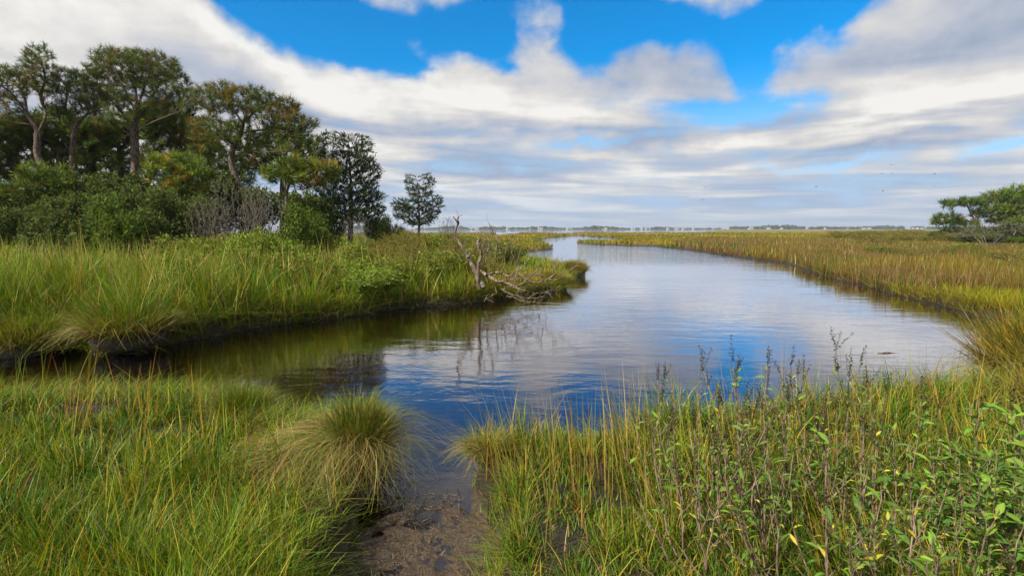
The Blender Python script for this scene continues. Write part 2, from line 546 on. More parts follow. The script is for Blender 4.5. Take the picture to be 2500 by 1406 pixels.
# ------------------------------------------------------------------ grass
G_YG = np.array([[.12, .24, .012], [.19, .29, .014], [.075, .19, .012], [.29, .31, .022], [.16, .22, .016]])
G_DEEP = np.array([[.034, .115, .008], [.058, .165, .010], [.028, .085, .008], [.10, .20, .012], [.09, .12, .018]])
G_GOLD = np.array([[.34, .25, .022], [.28, .23, .018], [.42, .28, .035], [.20, .20, .015], [.26, .165, .025]])
G_BROWN = np.array([[.17, .10, .032], [.22, .125, .045], [.13, .08, .024], [.12, .105, .02], [.26, .165, .075]])
G_STRAW = np.array([[.42, .31, .12], [.36, .24, .07], [.30, .17, .05], [.47, .38, .20]])


def pick(pal, n, rng, jitter=0.16):
    c = pal[rng.integers(0, len(pal), n)]
    return np.clip(c * (1 + rng.normal(0, jitter, (n, 1))) * (1 + rng.normal(0, 0.05, (n, 3))), 0.004, 0.8)


def blade_mesh(base, h, w, az, lean, curl, tip, seg=3, rng=R, base_col=None, side_jit=1.0):
    """vectorised grass blades: base (N,3); h, w, az, lean, curl (N,); tip (N,3) colour"""
    n = len(base)
    t = np.linspace(0, 1, seg + 1)
    dx, dy = np.sin(az), np.cos(az)
    ph = az + pi / 2 + rng.normal(0, side_jit, n)
    sx, sy = np.sin(ph), np.cos(ph)
    V = np.zeros((n, seg + 1, 2, 3), np.float32)
    Cc = np.zeros((n, seg + 1, 2, 3), np.float32)
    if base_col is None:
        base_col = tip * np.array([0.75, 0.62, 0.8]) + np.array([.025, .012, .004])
    for k, tt in enumerate(t):
        off = h * (lean * tt + curl * tt * tt)
        z = h * (tt - 0.42 * np.clip(curl, 0, 1.6) * tt * tt - 0.25 * np.clip(lean, 0, 1.5) * tt)
        ww = w * (1 - tt ** 1.6) * 0.5 + w * 0.04
        cx = base[:, 0] + dx * off; cy = base[:, 1] + dy * off; cz = base[:, 2] + z
        V[:, k, 0] = np.stack([cx - sx * ww, cy - sy * ww, cz], -1)
        V[:, k, 1] = np.stack([cx + sx * ww, cy + sy * ww, cz], -1)
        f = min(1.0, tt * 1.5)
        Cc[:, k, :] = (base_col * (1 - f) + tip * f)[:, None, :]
    s = (seg + 1) * 2
    b = np.arange(n)[:, None] * s
    F_ = [np.stack([b + 2 * k, b + 2 * k + 1, b + 2 * k + 3, b + 2 * k + 2], -1).reshape(-1, 4) for k in range(seg)]
    return V.reshape(-1, 3), np.concatenate(F_), Cc.reshape(-1, 3)


def sample(n, y0, y1, u0, u1, rng=R):
    y = y0 * (y1 / y0) ** rng.random(n)
    u = rng.uniform(u0, u1, n)
    return y * u, y


def grass_object(name, label, parts):
    V, Fc, C, off = [], [], [], 0
    for v, f, c in parts:
        V.append(v); Fc.append(f + off); C.append(c); off += len(v)
    o = mesh_np(name, np.concatenate(V), [np.concatenate(Fc)], M['grass'], np.concatenate(C))
    return tag(o, label, "grass", kind='stuff')


def tuft(x, y, cell, seed):
    """offset from the nearest tuft centre (in cells) and two random numbers per tuft"""
    ix, iy = np.floor(x / cell), np.floor(y / cell)
    best = np.full(x.shape, 9.0); ox = np.zeros(x.shape); oy = np.zeros(x.shape); r1 = np.zeros(x.shape); r2 = np.zeros(x.shape)
    for a in (-1, 0, 1):
        for b in (-1, 0, 1):
            jx, jy = ix + a, iy + b
            cx = (jx + _hash(jx, jy, seed)) * cell; cy = (jy + _hash(jx, jy, seed + 7)) * cell
            dx, dy = (x - cx) / cell, (y - cy) / cell
            q = dx * dx + dy * dy
            m = q < best
            best = np.where(m, q, best); ox = np.where(m, dx, ox); oy = np.where(m, dy, oy)
            r1 = np.where(m, _hash(jx, jy, seed + 13), r1); r2 = np.where(m, _hash(jx, jy, seed + 29), r2)
    return ox, oy, np.sqrt(best), r1, r2


def region(px_pts, z=0.3):
    return [W(p[0], p[1], z) for p in px_pts]


FAR = 9999
# left bank across the near arm; the right bank's brown rush field
RUSH = region([(1740, 640), (1900, 670), (2010, 700), (2100, 720), (2300, 700), (2520, 712), (2900, 735), (3100, 600), (2350, 592), (1750, 583), (1640, 590)])
YSTRIP = region([(1960, 650), (2060, 672), (2250, 705), (2500, 720), (2900, 740), (2900, 860), (2500, 830), (2330, 770), (2150, 716), (2000, 672)], 0.3)


def meadow():
    rng = np.random.default_rng(5)
    # ---- foreground, both sides of the mud landing
    n = 190000
    x, y = sample(n, 1.25, 5.6, -1.45, 1.45, rng)
    d = water_sd(x, y)
    near = y < 6
    mm = mud_mask(x, y)
    ok = (d > 0.02) & ((mm < 0.86 + 0.12 * rng.random(n)) | ((rng.random(n) < .10) & (vnoise(x, y, .22, 77, 2) > .60))) & near
    tr = ((x + 0.1) < 0) & (y > 4.25 + 0.35 * vnoise(x, y, .8, 2, 2)) & (x > -1.5)
    ok &= ~((x > -1.55) & (x < 0.0) & (y > 4.4))
    x, y, d = x[ok], y[ok], d[ok]
    # keep the far bank out (it starts beyond the arm)
    z = ground_z(x, y, d)
    cl = vnoise(x, y, 0.28, 41, 2)
    cl2 = vnoise(x, y, 1.1, 42, 2)
    keep = rng.random(len(x)) < 0.12 + 1.0 * sstep(.3, .6, cl)
    x, y, d, z, cl, cl2 = [a[keep] for a in (x, y, d, z, cl, cl2)]
    n = len(x)
    right = x > 0.1
    h = (0.13 + 0.24 * cl) * (0.55 + 0.75 * rng.random(n))
    h = h * np.where(right, np.clip((x - 0.0) / 1.1, .55, 1.15), 1.0) * np.where(right & (x < 1.3) & (y < 3.0), .75, 1)
    h = h * np.clip(0.75 + 0.12 * (y - 1.5), .7, 1.1) * (0.62 + .75 * cl2)
    h = h * (.58 + .42 * sstep(1.1, 2.1, np.sqrt(((x + .53) / .50) ** 2 + ((y - 2.62) / .84) ** 2)))
    h = h * (1 - .48 * sstep(-.9, -1.1, x) * sstep(2.9, 3.6, y))
    thatch = sstep(-1.35, -1.05, x) * sstep(.05, -.1, x) * sstep(2.9, 3.15, y)
    h = h * (1 - .62 * thatch)
    long_ = rng.random(n) < 0.05
    h = np.where(long_, h * 1.75 + .06, h)
    w = (0.0048 + 0.0050 * rng.random(n)) * np.clip(y / 3.0, 0.8, 1.6)
    tx, ty, tr_, t1, t2 = tuft(x, y, 0.19, 501)
    h = h * (1.12 - .5 * tr_) * (.62 + .76 * t1)
    az = np.arctan2(tx, ty) + rng.normal(0, .75, n)
    az = np.where(rng.random(n) < .25, vnoise(x, y, 0.7, 43, 2) * 2 * pi * 1.6 + rng.normal(0, .6, n), az)
    lean = np.abs(rng.normal(0.05, 0.10, n)) + 0.75 * tr_ * rng.random(n)
    curl = np.clip(rng.gamma(1.6, 0.22, n), 0, 1.5) * np.where(long_, .4, 1)
    c = pick(G_DEEP, n, rng)
    c2 = pick(G_YG, n, rng)
    f = sstep(.30, .85, cl2 * .5 + t2 * .5 + rng.normal(0, .08, n))[:, None]
    c = c * (1 - f) + c2 * f
    g = pick(G_GOLD, n, rng)
    s = rng.random(n) < np.where(right, 0.13, 0.08)
    c[s] = g[s]
    s = rng.random(n) < np.where(right, .08, 0.035)
    c[s] = pick(G_STRAW, int(s.sum()), rng)
    lt = long_ & (rng.random(n) < .6)
    c[lt] = pick(np.array([[.36, .30, .03], [.30, .20, .03], [.22, .26, .02]]), int(lt.sum()), rng)
    dead = rng.random(n) < .16
    c[dead] = pick(np.array([[.14, .09, .035], [.20, .14, .06], [.09, .06, .025]]), int(dead.sum()), rng)
    h = np.clip(np.where(dead, h * .55, h), .04, .52); lean = np.where(dead, lean + .7, lean)
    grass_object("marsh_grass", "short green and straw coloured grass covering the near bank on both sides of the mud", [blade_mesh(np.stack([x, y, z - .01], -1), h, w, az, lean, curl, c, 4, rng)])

    # ---- tall thin stems standing above the near grass at the water's edge
    P_ = []
    for (n, px0, px1, py0, py1, top0, top1, pal) in [(110, -200, 420, 1000, 1120, 840, 1010, 0), (50, 400, 780, 980, 1150, 880, 1010, 0), (34, 0, 700, 1150, 1500, 1000, 1250, 0),
                                                    (200, 1180, 1600, 1100, 1250, 930, 1110, 1), (220, 1500, 2150, 1060, 1200, 850, 1010, 1), (170, 2050, 2620, 1010, 1150, 800, 980, 1),
                                                    (90, 1150, 1900, 1200, 1400, 1060, 1250, 1)]:
        px = rng.uniform(px0, px1, n); py = rng.uniform(py0, py1, n)
        xy = np.array([W(a, b, .2) for a, b in zip(px, py)])
        X, Y = xy[:, 0], xy[:, 1]
        dd = water_sd(X, Y)
        topz = CAMZ - (rng.uniform(top0, top1, n) - HORIZON) / F * Y
        hh = topz - 0.2
        good = (dd > -0.05) & (hh > .15) & (mud_mask(X, Y) < .4)
        X, Y, hh = X[good], Y[good], np.minimum(hh[good], .74)
        m = len(X)
        Z = ground_z(X, Y)
        cc = pick(np.array([[.17, .19, .02], [.30, .20, .03], [.24, .24, .03], [.35, .27, .06]]) if pal else np.array([[.20, .26, .02], [.33, .27, .02], [.36, .17, .03], [.13, .2, .015]]), m, rng)
        aa = rng.normal(-pi / 2 if pal else 0.3, .9, m)
        P_.append(blade_mesh(np.stack([X, Y, Z - .01], -1), hh * 1.04, rng.uniform(.004, .0085, m), aa, np.abs(rng.normal(.12, .1, m)), rng.gamma(1.2, .07, m), cc, 5, rng))
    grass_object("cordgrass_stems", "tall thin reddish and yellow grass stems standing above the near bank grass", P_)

    # ---- tall cordgrass along the left bank
    n = 150000
    x, y = sample(n, 6.5, 26, -1.35, 0.16, rng)
    d = water_sd(x, y)
    pxx = 1250 + F * x / y
    lim = 1.8 + 4.2 * vnoise(x, y, 2.0, 51, 2) + np.where(pxx > 1150, 12, 0)
    ok = (d > -0.01) & (d < lim)
    x, y, d = x[ok], y[ok], d[ok]; pxx = pxx[ok]
    cl = vnoise(x, y, 0.42, 52, 2); cl2 = vnoise(x, y, 2.2, 53, 2)
    keep = rng.random(len(x)) < 0.22 + 1.0 * sstep(.38, .6, cl)
    x, y, d, cl, cl2, pxx = [a[keep] for a in (x, y, d, cl, cl2, pxx)]
    n = len(x); z = ground_z(x, y, d)
    base = np.interp(pxx, [-500, 400, 900, 1120, 1220, 1420], [1.05, 1.02, 0.95, .84, 0.50, 0.42])
    base = base * (0.74 + 0.26 * sstep(0, .9, d))
    h = base * (0.55 + 0.45 * cl + 0.35 * rng.random(n)) * (1 + .25 * (cl2 - .5))
    tall = rng.random(n) < .03
    h = np.where(tall, h * 1.45, h)
    w = rng.uniform(.010, .024, n) * np.clip(y / 10, .8, 1.8) * np.where(pxx > 1200, .8, 1)
    az = rng.uniform(0, 2 * pi, n)
    edge = sstep(.6, 0, d)
    tx, ty, tr_, t1, t2 = tuft(x, y, 0.5, 601)
    h = h * (1.12 - .4 * tr_) * (.70 + .6 * t1)
    az = np.where(rng.random(n) < .7, np.arctan2(tx, ty) + rng.normal(0, .5, n), az)
    az = np.where(rng.random(n) < edge * .6, pi + rng.normal(0, .7, n), az)
    lean = np.abs(rng.normal(0.04, .08, n)) + edge * .10 + .42 * tr_ * rng.random(n)
    curl = np.clip(rng.gamma(1.7, .16, n), 0, 1.3) * np.where(tall, .5, 1)
    c = pick(G_YG, n, rng)
    f = sstep(.62, .25, cl2 * .5 + t2 * .5 + rng.normal(0, .08, n))[:, None]
    c = c * (1 - f) + pick(G_DEEP, n, rng) * 1.15 * f
    gold = rng.random(n) < np.where(pxx > 1180, .45, .16)
    c[gold] = pick(G_GOLD, int(gold.sum()), rng)
    s = rng.random(n) < .05
    c[s] = pick(G_STRAW, int(s.sum()), rng)
    c[tall] = pick(np.array([[.40, .36, .10], [.32, .28, .05]]), int(tall.sum()), rng)
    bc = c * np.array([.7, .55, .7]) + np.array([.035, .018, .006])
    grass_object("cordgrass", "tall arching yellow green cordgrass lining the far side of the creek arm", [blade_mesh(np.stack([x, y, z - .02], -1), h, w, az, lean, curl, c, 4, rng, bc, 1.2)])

    # ---- scattered tall seeding stems rising out of the bushes on the left bank
    n = 8500
    x, y = sample(n, 9.0, 17, -1.2, -.06, rng)
    d = water_sd(x, y); ok = d > 1.2
    x, y, d = x[ok], y[ok], d[ok]; n = len(x); z = ground_z(x, y, d)
    h = rng.uniform(.85, 1.5, n) * np.interp(x / y, [-.9, -.3, -.06], [1.1, 1.0, .72])
    c = pick(np.array([[.34, .30, .05], [.24, .28, .03], [.42, .34, .11], [.16, .24, .02], [.12, .2, .02]]), n, rng)
    grass_object("tall_grass_stems", "pale seeding grass stems arching out of the green bushes on the far bank", [blade_mesh(np.stack([x, y, z], -1), h, rng.uniform(.012, .026, n), rng.uniform(0, 2 * pi, n), np.abs(rng.normal(.1, .1, n)), rng.gamma(1.5, .13, n), c, 5, rng)])

    # ---- dead and trailing blades that hang over the cut banks
    n = 420000
    x, y = sample(n, 2.2, 60, -1.3, 1.35, rng)
    ok = seg_dist(CREEK, x, y) < .9
    x, y = x[ok], y[ok]
    d = water_sd(x, y)
    ok = (d > -.03) & (d < .42) & ((y > 3.9) | (rng.random(len(x)) < .22)) & ~((y < 3.75) & (np.abs(x + .53) < .40))
    x, y, d = x[ok], y[ok], d[ok]
    e = .04
    gx = water_sd(x + e, y) - d; gy = water_sd(x, y + e) - d
    n = len(x); z = ground_z(x, y, d) + .01
    az = np.arctan2(-gx, -gy) + rng.normal(0, .8, n)
    sc = np.clip(y / 9, .5, 1.6)
    h = rng.uniform(.16, .46, n) * np.clip(y / 8, .7, 1.2) * np.where(y < 3.9, .5, 1)
    c = pick(np.array([[.16, .13, .03], [.10, .075, .025], [.20, .17, .03], [.12, .16, .016], [.26, .20, .06], [.06, .045, .018], [.15, .19, .016]]), n, rng)
    c = np.where((x < 2)[:, None] & (rng.random((n, 1)) < .55), pick(G_YG, n, rng), c)
    h = h * np.where((x < 2) & (y > 6), 1.35, 1)
    c = np.where((x > 4)[:, None] & (rng.random((n, 1)) < .5), pick(np.array([[.22, .22, .015], [.16, .2, .014], [.26, .2, .03]]), n, rng), c)
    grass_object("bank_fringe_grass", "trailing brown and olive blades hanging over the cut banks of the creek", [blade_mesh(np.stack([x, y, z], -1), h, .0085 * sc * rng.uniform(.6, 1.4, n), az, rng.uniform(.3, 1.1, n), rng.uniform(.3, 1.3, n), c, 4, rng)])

    n = 900
    x = rng.uniform(-1.15, .1, n); y = rng.uniform(1.9, 3.7, n)
    ok = mud_mask(x, y) > .4
    x, y = x[ok], y[ok]; n = len(x); z = np.maximum(ground_z(x, y), 0) + .004
    c = pick(np.array([[.20, .14, .07], [.08, .05, .03], [.30, .23, .12], [.05, .035, .02]]), n, rng)
    grass_object("plant_litter", "scraps of dead stems and leaves scattered over the wet mud landing", [blade_mesh(np.stack([x, y, z], -1), np.full(n, .012), rng.uniform(.003, .006, n), rng.uniform(0, 6.3, n), rng.uniform(1, 7, n), rng.uniform(0, 1, n), c, 2, rng)])

    # ---- meadow behind the left bank, mid distance
    n = 110000
    x, y = sample(n, 10, 75, -1.35, 0.16, rng)
    d = water_sd(x, y)
    pxx = 1250 + F * x / y
    ok = d > 1.0
    x, y, d, pxx = x[ok], y[ok], d[ok], pxx[ok]
    cl = vnoise(x, y, .9, 61, 2); cl2 = vnoise(x, y, 4, 62, 2)
    n = len(x); z = ground_z(x, y, d)
    h = (0.45 + .45 * cl) * (.7 + .5 * rng.random(n)) * np.where(pxx > 1190, .62, 1.05)
    w = .0022 * y * (0.6 + .7 * rng.random(n))
    c = pick(G_YG, n, rng) * .85
    f = sstep(.35, .7, cl2 + rng.normal(0, .12, n))[:, None]
    c = c * (1 - f) + pick(np.vstack([G_GOLD, G_BROWN]), n, rng) * f
    grass_object("meadow_grass", "mixed green and golden grass meadow behind the dead branches and shrubs", [blade_mesh(np.stack([x, y, z - .02], -1), h, w, rng.uniform(0, 2 * pi, n), np.abs(rng.normal(.1, .1, n)), rng.gamma(1.5, .15, n), c, 3, rng)])

    # ---- the open golden marsh out to the bay
    n = 210000
    x, y = sample(n, 14, 245, -1.3, 1.35, rng)
    d = water_sd(x, y)
    ok = (d > .02) & ~((x < 0.12 * y) & (y < 40) & (x < 3)) & ~inside(RUSH, x, y) & ~inside(YSTRIP, x, y)
    x, y, d = x[ok], y[ok], d[ok]
    cl = vnoise(x, y, 3.0, 71, 3); cl2 = vnoise(x, y * 1.6, 26, 72, 3)
    n = len(x); z = ground_z(x, y, d)
    h = (.20 + .2 * cl) * (.7 + .6 * rng.random(n)) * np.where(d < 1.2, 1.25, 1)
    w = .0024 * y * (0.6 + .8 * rng.random(n))
    c = pick(G_GOLD, n, rng)
    f = sstep(.38, .62, cl2 + rng.normal(0, .10, n))[:, None]
    c = c * (1 - f) + pick(np.array([[.15, .165, .012], [.19, .19, .013], [.12, .13, .012]]), n, rng) * f
    dark = (sstep(.60, .72, cl) * .6)[:, None]
    c = c * (1 - dark) + pick(G_BROWN, n, rng) * dark
    e = (sstep(1.6, .2, d) * .7)[:, None]
    c = c * (1 - e) + pick(np.array([[.14, .18, .012], [.11, .15, .012]]), n, rng) * e
    grass_object("open_marsh_grass", "low golden olive marsh grass stretching flat to the bay", [blade_mesh(np.stack([x, y, z - .02], -1), h, w, rng.uniform(0, 2 * pi, n), np.abs(rng.normal(.1, .1, n)), rng.gamma(1.5, .12, n), c, 2, rng)])

    # ---- brown rushes
    n = 210000
    x, y = sample(n, 11, 80, .3, 1.4, rng)
    d = water_sd(x, y)
    ok = (d > .0) & inside(RUSH, x, y) & ~inside(YSTRIP, x, y)
    x, y, d = x[ok], y[ok], d[ok]
    cl = vnoise(x, y, .7, 81, 2); cl2 = vnoise(x, y, 5, 82, 3)
    keep = rng.random(len(x)) < .45 + .6 * cl
    x, y, d, cl, cl2 = [a[keep] for a in (x, y, d, cl, cl2)]
    n = len(x); z = ground_z(x, y, d)
    h = (.42 + .36 * cl) * (.65 + .5 * rng.random(n)) * (0.8 + .4 * cl2)
    w = .0011 * y * (0.6 + .8 * rng.random(n))
    c = pick(G_BROWN, n, rng)
    f = sstep(.55, .8, cl2 + rng.normal(0, .12, n))[:, None]
    c = c * (1 - f) + pick(G_GOLD, n, rng) * .7 * f
    gr = rng.random(n) < .11 + .2 * sstep(.55, .7, vnoise(x, y, 3.5, 88, 2))
    c[gr] = pick(G_DEEP, int(gr.sum()), rng)
    s = rng.random(n) < .05
    c[s] = pick(G_STRAW, int(s.sum()), rng)
    grass_object("rushes", "brown upright rushes covering the bank beyond the yellow green strip", [blade_mesh(np.stack([x, y, z - .02], -1), h, w, rng.uniform(0, 2 * pi, n), np.abs(rng.normal(.08, .08, n)), rng.gamma(1.3, .08, n), c, 3, rng)])

    # ---- bright strip of low cordgrass along the right bank
    n = 90000
    x, y = sample(n, 6.5, 24, .38, 1.4, rng)
    d = water_sd(x, y)
    ok = (d > .02) & inside(YSTRIP, x, y)
    x, y, d = x[ok], y[ok], d[ok]
    cl = vnoise(x, y, .5, 91, 2)
    n = len(x); z = ground_z(x, y, d)
    h = (.24 + .26 * cl) * (.7 + .55 * rng.random(n)) * np.interp(x / y, [.5, .75, 1.0], [1.25, 1.0, .9])
    w = .0012 * y * (.6 + .8 * rng.random(n))
    c = pick(np.array([[.20, .22, .012], [.26, .25, .015], [.16, .20, .012], [.33, .25, .02]]), n, rng)
    az = np.where(rng.random(n) < .4, -pi / 2 - .5 + rng.normal(0, .7, n), rng.uniform(0, 2 * pi, n))
    grass_object("strip_grass", "bright yellow green low grass strip above the dark bank of the creek bend", [blade_mesh(np.stack([x, y, z - .02], -1), h, w, az, np.abs(rng.normal(.12, .12, n)), rng.gamma(1.6, .16, n), c, 3, rng)])


meadow()

# ------------------------------------------------------------------ trees: skeletons grown towards a crown, then needles / leaves
def colonize(attr, nodes, parents, step, di, dk, iters, rng, bias=(0, 0, 0.0), jit=0.12, max_nodes=9000):
    attr = np.asarray(attr, float)
    N = [np.asarray(p, float) for p in nodes]
    Pn = list(parents)
    A = np.array(N)
    near = np.full(len(attr), 1e9); idx = np.zeros(len(attr), int)
    for k in range(0, len(A), 200):
        D = np.linalg.norm(attr[:, None] - A[None, k:k + 200], axis=2)
        j = D.argmin(1); m = D[np.arange(len(attr)), j]
        u = m < near
        near[u] = m[u]; idx[u] = j[u] + k
    bias = np.array(bias)
    alive = np.ones(len(attr), bool)
    for it in range(iters):
        act = alive & (near < di)
        if not act.any():
            break
        Aarr = np.array(N)
        v = attr[act] - Aarr[idx[act]]
        v /= np.linalg.norm(v, axis=1)[:, None] + 1e-9
        uniq, inv = np.unique(idx[act], return_inverse=True)
        acc = np.zeros((len(uniq), 3))
        np.add.at(acc, inv, v)
        acc /= np.linalg.norm(acc, axis=1)[:, None] + 1e-9
        acc += bias + rng.normal(0, jit, acc.shape)
        acc /= np.linalg.norm(acc, axis=1)[:, None] + 1e-9
        new = Aarr[uniq] + acc * step
        base = len(N)
        N.extend(new); Pn.extend(uniq.tolist())
        D = np.linalg.norm(attr[:, None] - new[None], axis=2)
        j = D.argmin(1); m = D[np.arange(len(attr)), j]
        u = m < near
        near[u] = m[u]; idx[u] = j[u] + base
        alive &= near > dk
        if len(N) > max_nodes:
            break
    return np.array(N), np.array(Pn)


def radii(Nn, Pn, tip, trunk, p=2.3):
    n = len(Nn)
    acc = np.zeros(n)
    kids = np.zeros(n, int)
    for i in range(n - 1, 0, -1):
        r = tip if kids[i] == 0 else acc[i] ** (1 / p)
        acc[i] = r ** p
        acc[Pn[i]] += acc[i]; kids[Pn[i]] += 1
    r = np.where(kids == 0, tip, np.maximum(acc, 1e-12) ** (1 / p))
    r[0] = acc[0] ** (1 / p)
    mx = r.max()
    g = np.log(trunk / tip) / np.log(max(mx / tip, 1.01))
    r = tip * (r / tip) ** g
    r = tip + (r - tip) * (r / r.max()) ** 0.75
    return r, kids


def tubes(Nn, Pn, rad, sides=5, thin=0.012):
    """tubes along a skeleton; the thickest child continues its parent's ring"""
    n = len(Nn)
    dirs = np.zeros((n, 3))
    for i in range(1, n):
        dirs[i] = Nn[i] - Nn[Pn[i]]
    dirs[0] = (0, 0, 1)
    L = np.linalg.norm(dirs, axis=1)[:, None] + 1e-9
    dirs /= L
    main = {}
    for i in range(1, n):
        p = Pn[i]
        if p not in main or rad[i] > rad[main[p]]:
            main[p] = i
    V, F3, F4, o = [], [], [], 0
    ref = np.array([0.31, 0.94, 0.12])

    def ring(c, d, r, k):
        a = np.cross(d, ref); a /= np.linalg.norm(a) + 1e-9
        b = np.cross(d, a)
        q = np.arange(k) * 2 * pi / k
        return c + r * (np.cos(q)[:, None] * a + np.sin(q)[:, None] * b)
    for i in range(1, n):
        p = Pn[i]
        k = 3 if rad[i] < thin else (sides if rad[i] < .06 else sides + 3)
        if main.get(p) == i:
            rp, dp = rad[p], dirs[p] + dirs[i]
            rp = min(rp, rad[i] * 1.6)
        else:
            rp, dp = min(rad[i] * 1.35, rad[p]), dirs[i]
        dp = dp / (np.linalg.norm(dp) + 1e-9)
        de = dirs[i]
        if i in main:
            de = dirs[i] + dirs[main[i]]
            de = de / (np.linalg.norm(de) + 1e-9)
        V.append(ring(Nn[p], dp, rp, k)); V.append(ring(Nn[i], de, rad[i], k))
        j = np.arange(k); j2 = (j + 1) % k
        F4.append(np.stack([o + j, o + j2, o + k + j2, o + k + j], -1))
        o += 2 * k
    return np.concatenate(V), np.concatenate(F4)


def spline(pts, n):
    pts = np.array(pts, float)
    t = np.linspace(0, len(pts) - 1, n)
    out = []
    for u in t:
        i = min(int(u), len(pts) - 2); f = u - i
        p0 = pts[max(i - 1, 0)]; p1 = pts[i]; p2 = pts[i + 1]; p3 = pts[min(i + 2, len(pts) - 1)]
        out.append(0.5 * ((2 * p1) + (-p0 + p2) * f + (2 * p0 - 5 * p1 + 4 * p2 - p3) * f * f + (-p0 + 3 * p1 - 3 * p2 + p3) * f ** 3))
    return np.array(out)


def in_ellipsoids(specs, n, rng, shell=0.0):
    """specs: (centre, (rx, ry, rz), weight). Random points, optionally pushed towards the outer shell"""
    w = np.array([s[2] for s in specs], float); w /= w.sum()
    k = rng.choice(len(specs), n, p=w)
    c = np.array([s[0] for s in specs])[k]; r = np.array([s[1] for s in specs])[k]
    v = rng.normal(0, 1, (n, 3)); v /= np.linalg.norm(v, axis=1)[:, None]
    rr = rng.random(n) ** (1 / 3)
    rr = rr * (1 - shell) + shell * (0.75 + .25 * rng.random(n))
    return c + v * r * rr[:, None]


def ell(px, py, Y, rpx, rpz, w=1.0, deep=None):
    """ellipsoid centred at photo pixel at distance Y, radii given in photo pixels"""
    s = Y / F
    return (P(px, py, Y), (rpx * s, (deep if deep else rpx * s * 0.85), rpz * s), w)


def needle_tufts(pos, dirs, cols, rng, n=26, length=0.17, width=0.010, spread=0.75):
    m = len(pos)
    v = rng.normal(0, 1, (m, n, 3)); v /= np.linalg.norm(v, axis=2)[..., None]
    d = dirs[:, None] * 0.75 + v * spread
    d /= np.linalg.norm(d, axis=2)[..., None]
    L = length * (0.7 + .5 * rng.random((m, n, 1)))
    st = pos[:, None] - dirs[:, None] * rng.random((m, n, 1)) * length * 0.7
    side = np.cross(d, rng.normal(0, 1, (m, n, 3))); side /= np.linalg.norm(side, axis=2)[..., None] + 1e-9
    V = np.stack([st - side * width / 2, st + side * width / 2, st + d * L + side * width * .2, st + d * L - side * width * .2], 2)
    V = V.reshape(-1, 3)
    F4 = np.arange(len(V)).reshape(-1, 4)
    C = np.repeat(cols[:, None] * (1 + rng.normal(0, .18, (m, n, 1))), 4, axis=1).reshape(-1, 3)
    C = np.repeat((cols[:, None] * (1 + rng.normal(0, .18, (m, n, 1)))).reshape(-1, 3), 4, axis=0)
    return V, F4, np.clip(C, .003, .8)


def leaf_cards(pos, dirs, cols, rng, length=0.06, width=0.02, spread=0.7):
    """one folded four-point leaf per position"""
    m = len(pos)
    d = dirs * (1 - spread) + rng.normal(0, 1, (m, 3)) * spread * .8
    d /= np.linalg.norm(d, axis=1)[:, None] + 1e-9
    side = np.cross(d, rng.normal(0, 1, (m, 3))); side /= np.linalg.norm(side, axis=1)[:, None] + 1e-9
    up = np.cross(side, d)
    L = length * (.65 + .6 * rng.random((m, 1))); w = width * (.7 + .5 * rng.random((m, 1)))
    V = np.stack([pos, pos + d * L * .45 + side * w / 2 + up * w * .2, pos + d * L, pos + d * L * .45 - side * w / 2 + up * w * .2], 1).reshape(-1, 3)
    F4 = np.arange(len(V)).reshape(-1, 4)
    return V, F4, np.clip(np.repeat(cols, 4, axis=0), .003, .8)


def node_dirs(Nn, Pn):
    d = Nn - Nn[np.maximum(Pn, 0)]
    d[0] = (0, 0, 1)
    return d / (np.linalg.norm(d, axis=1)[:, None] + 1e-9)


def rel(V, root):
    return V - np.array(root)


NEEDLE_G = np.array([[.060, .095, .012], [.082, .12, .013], [.115, .135, .018], [.045, .075, .013]])
NEEDLE_O = np.array([[.16, .15, .020], [.22, .16, .022], [.13, .14, .018], [.20, .13, .022]])


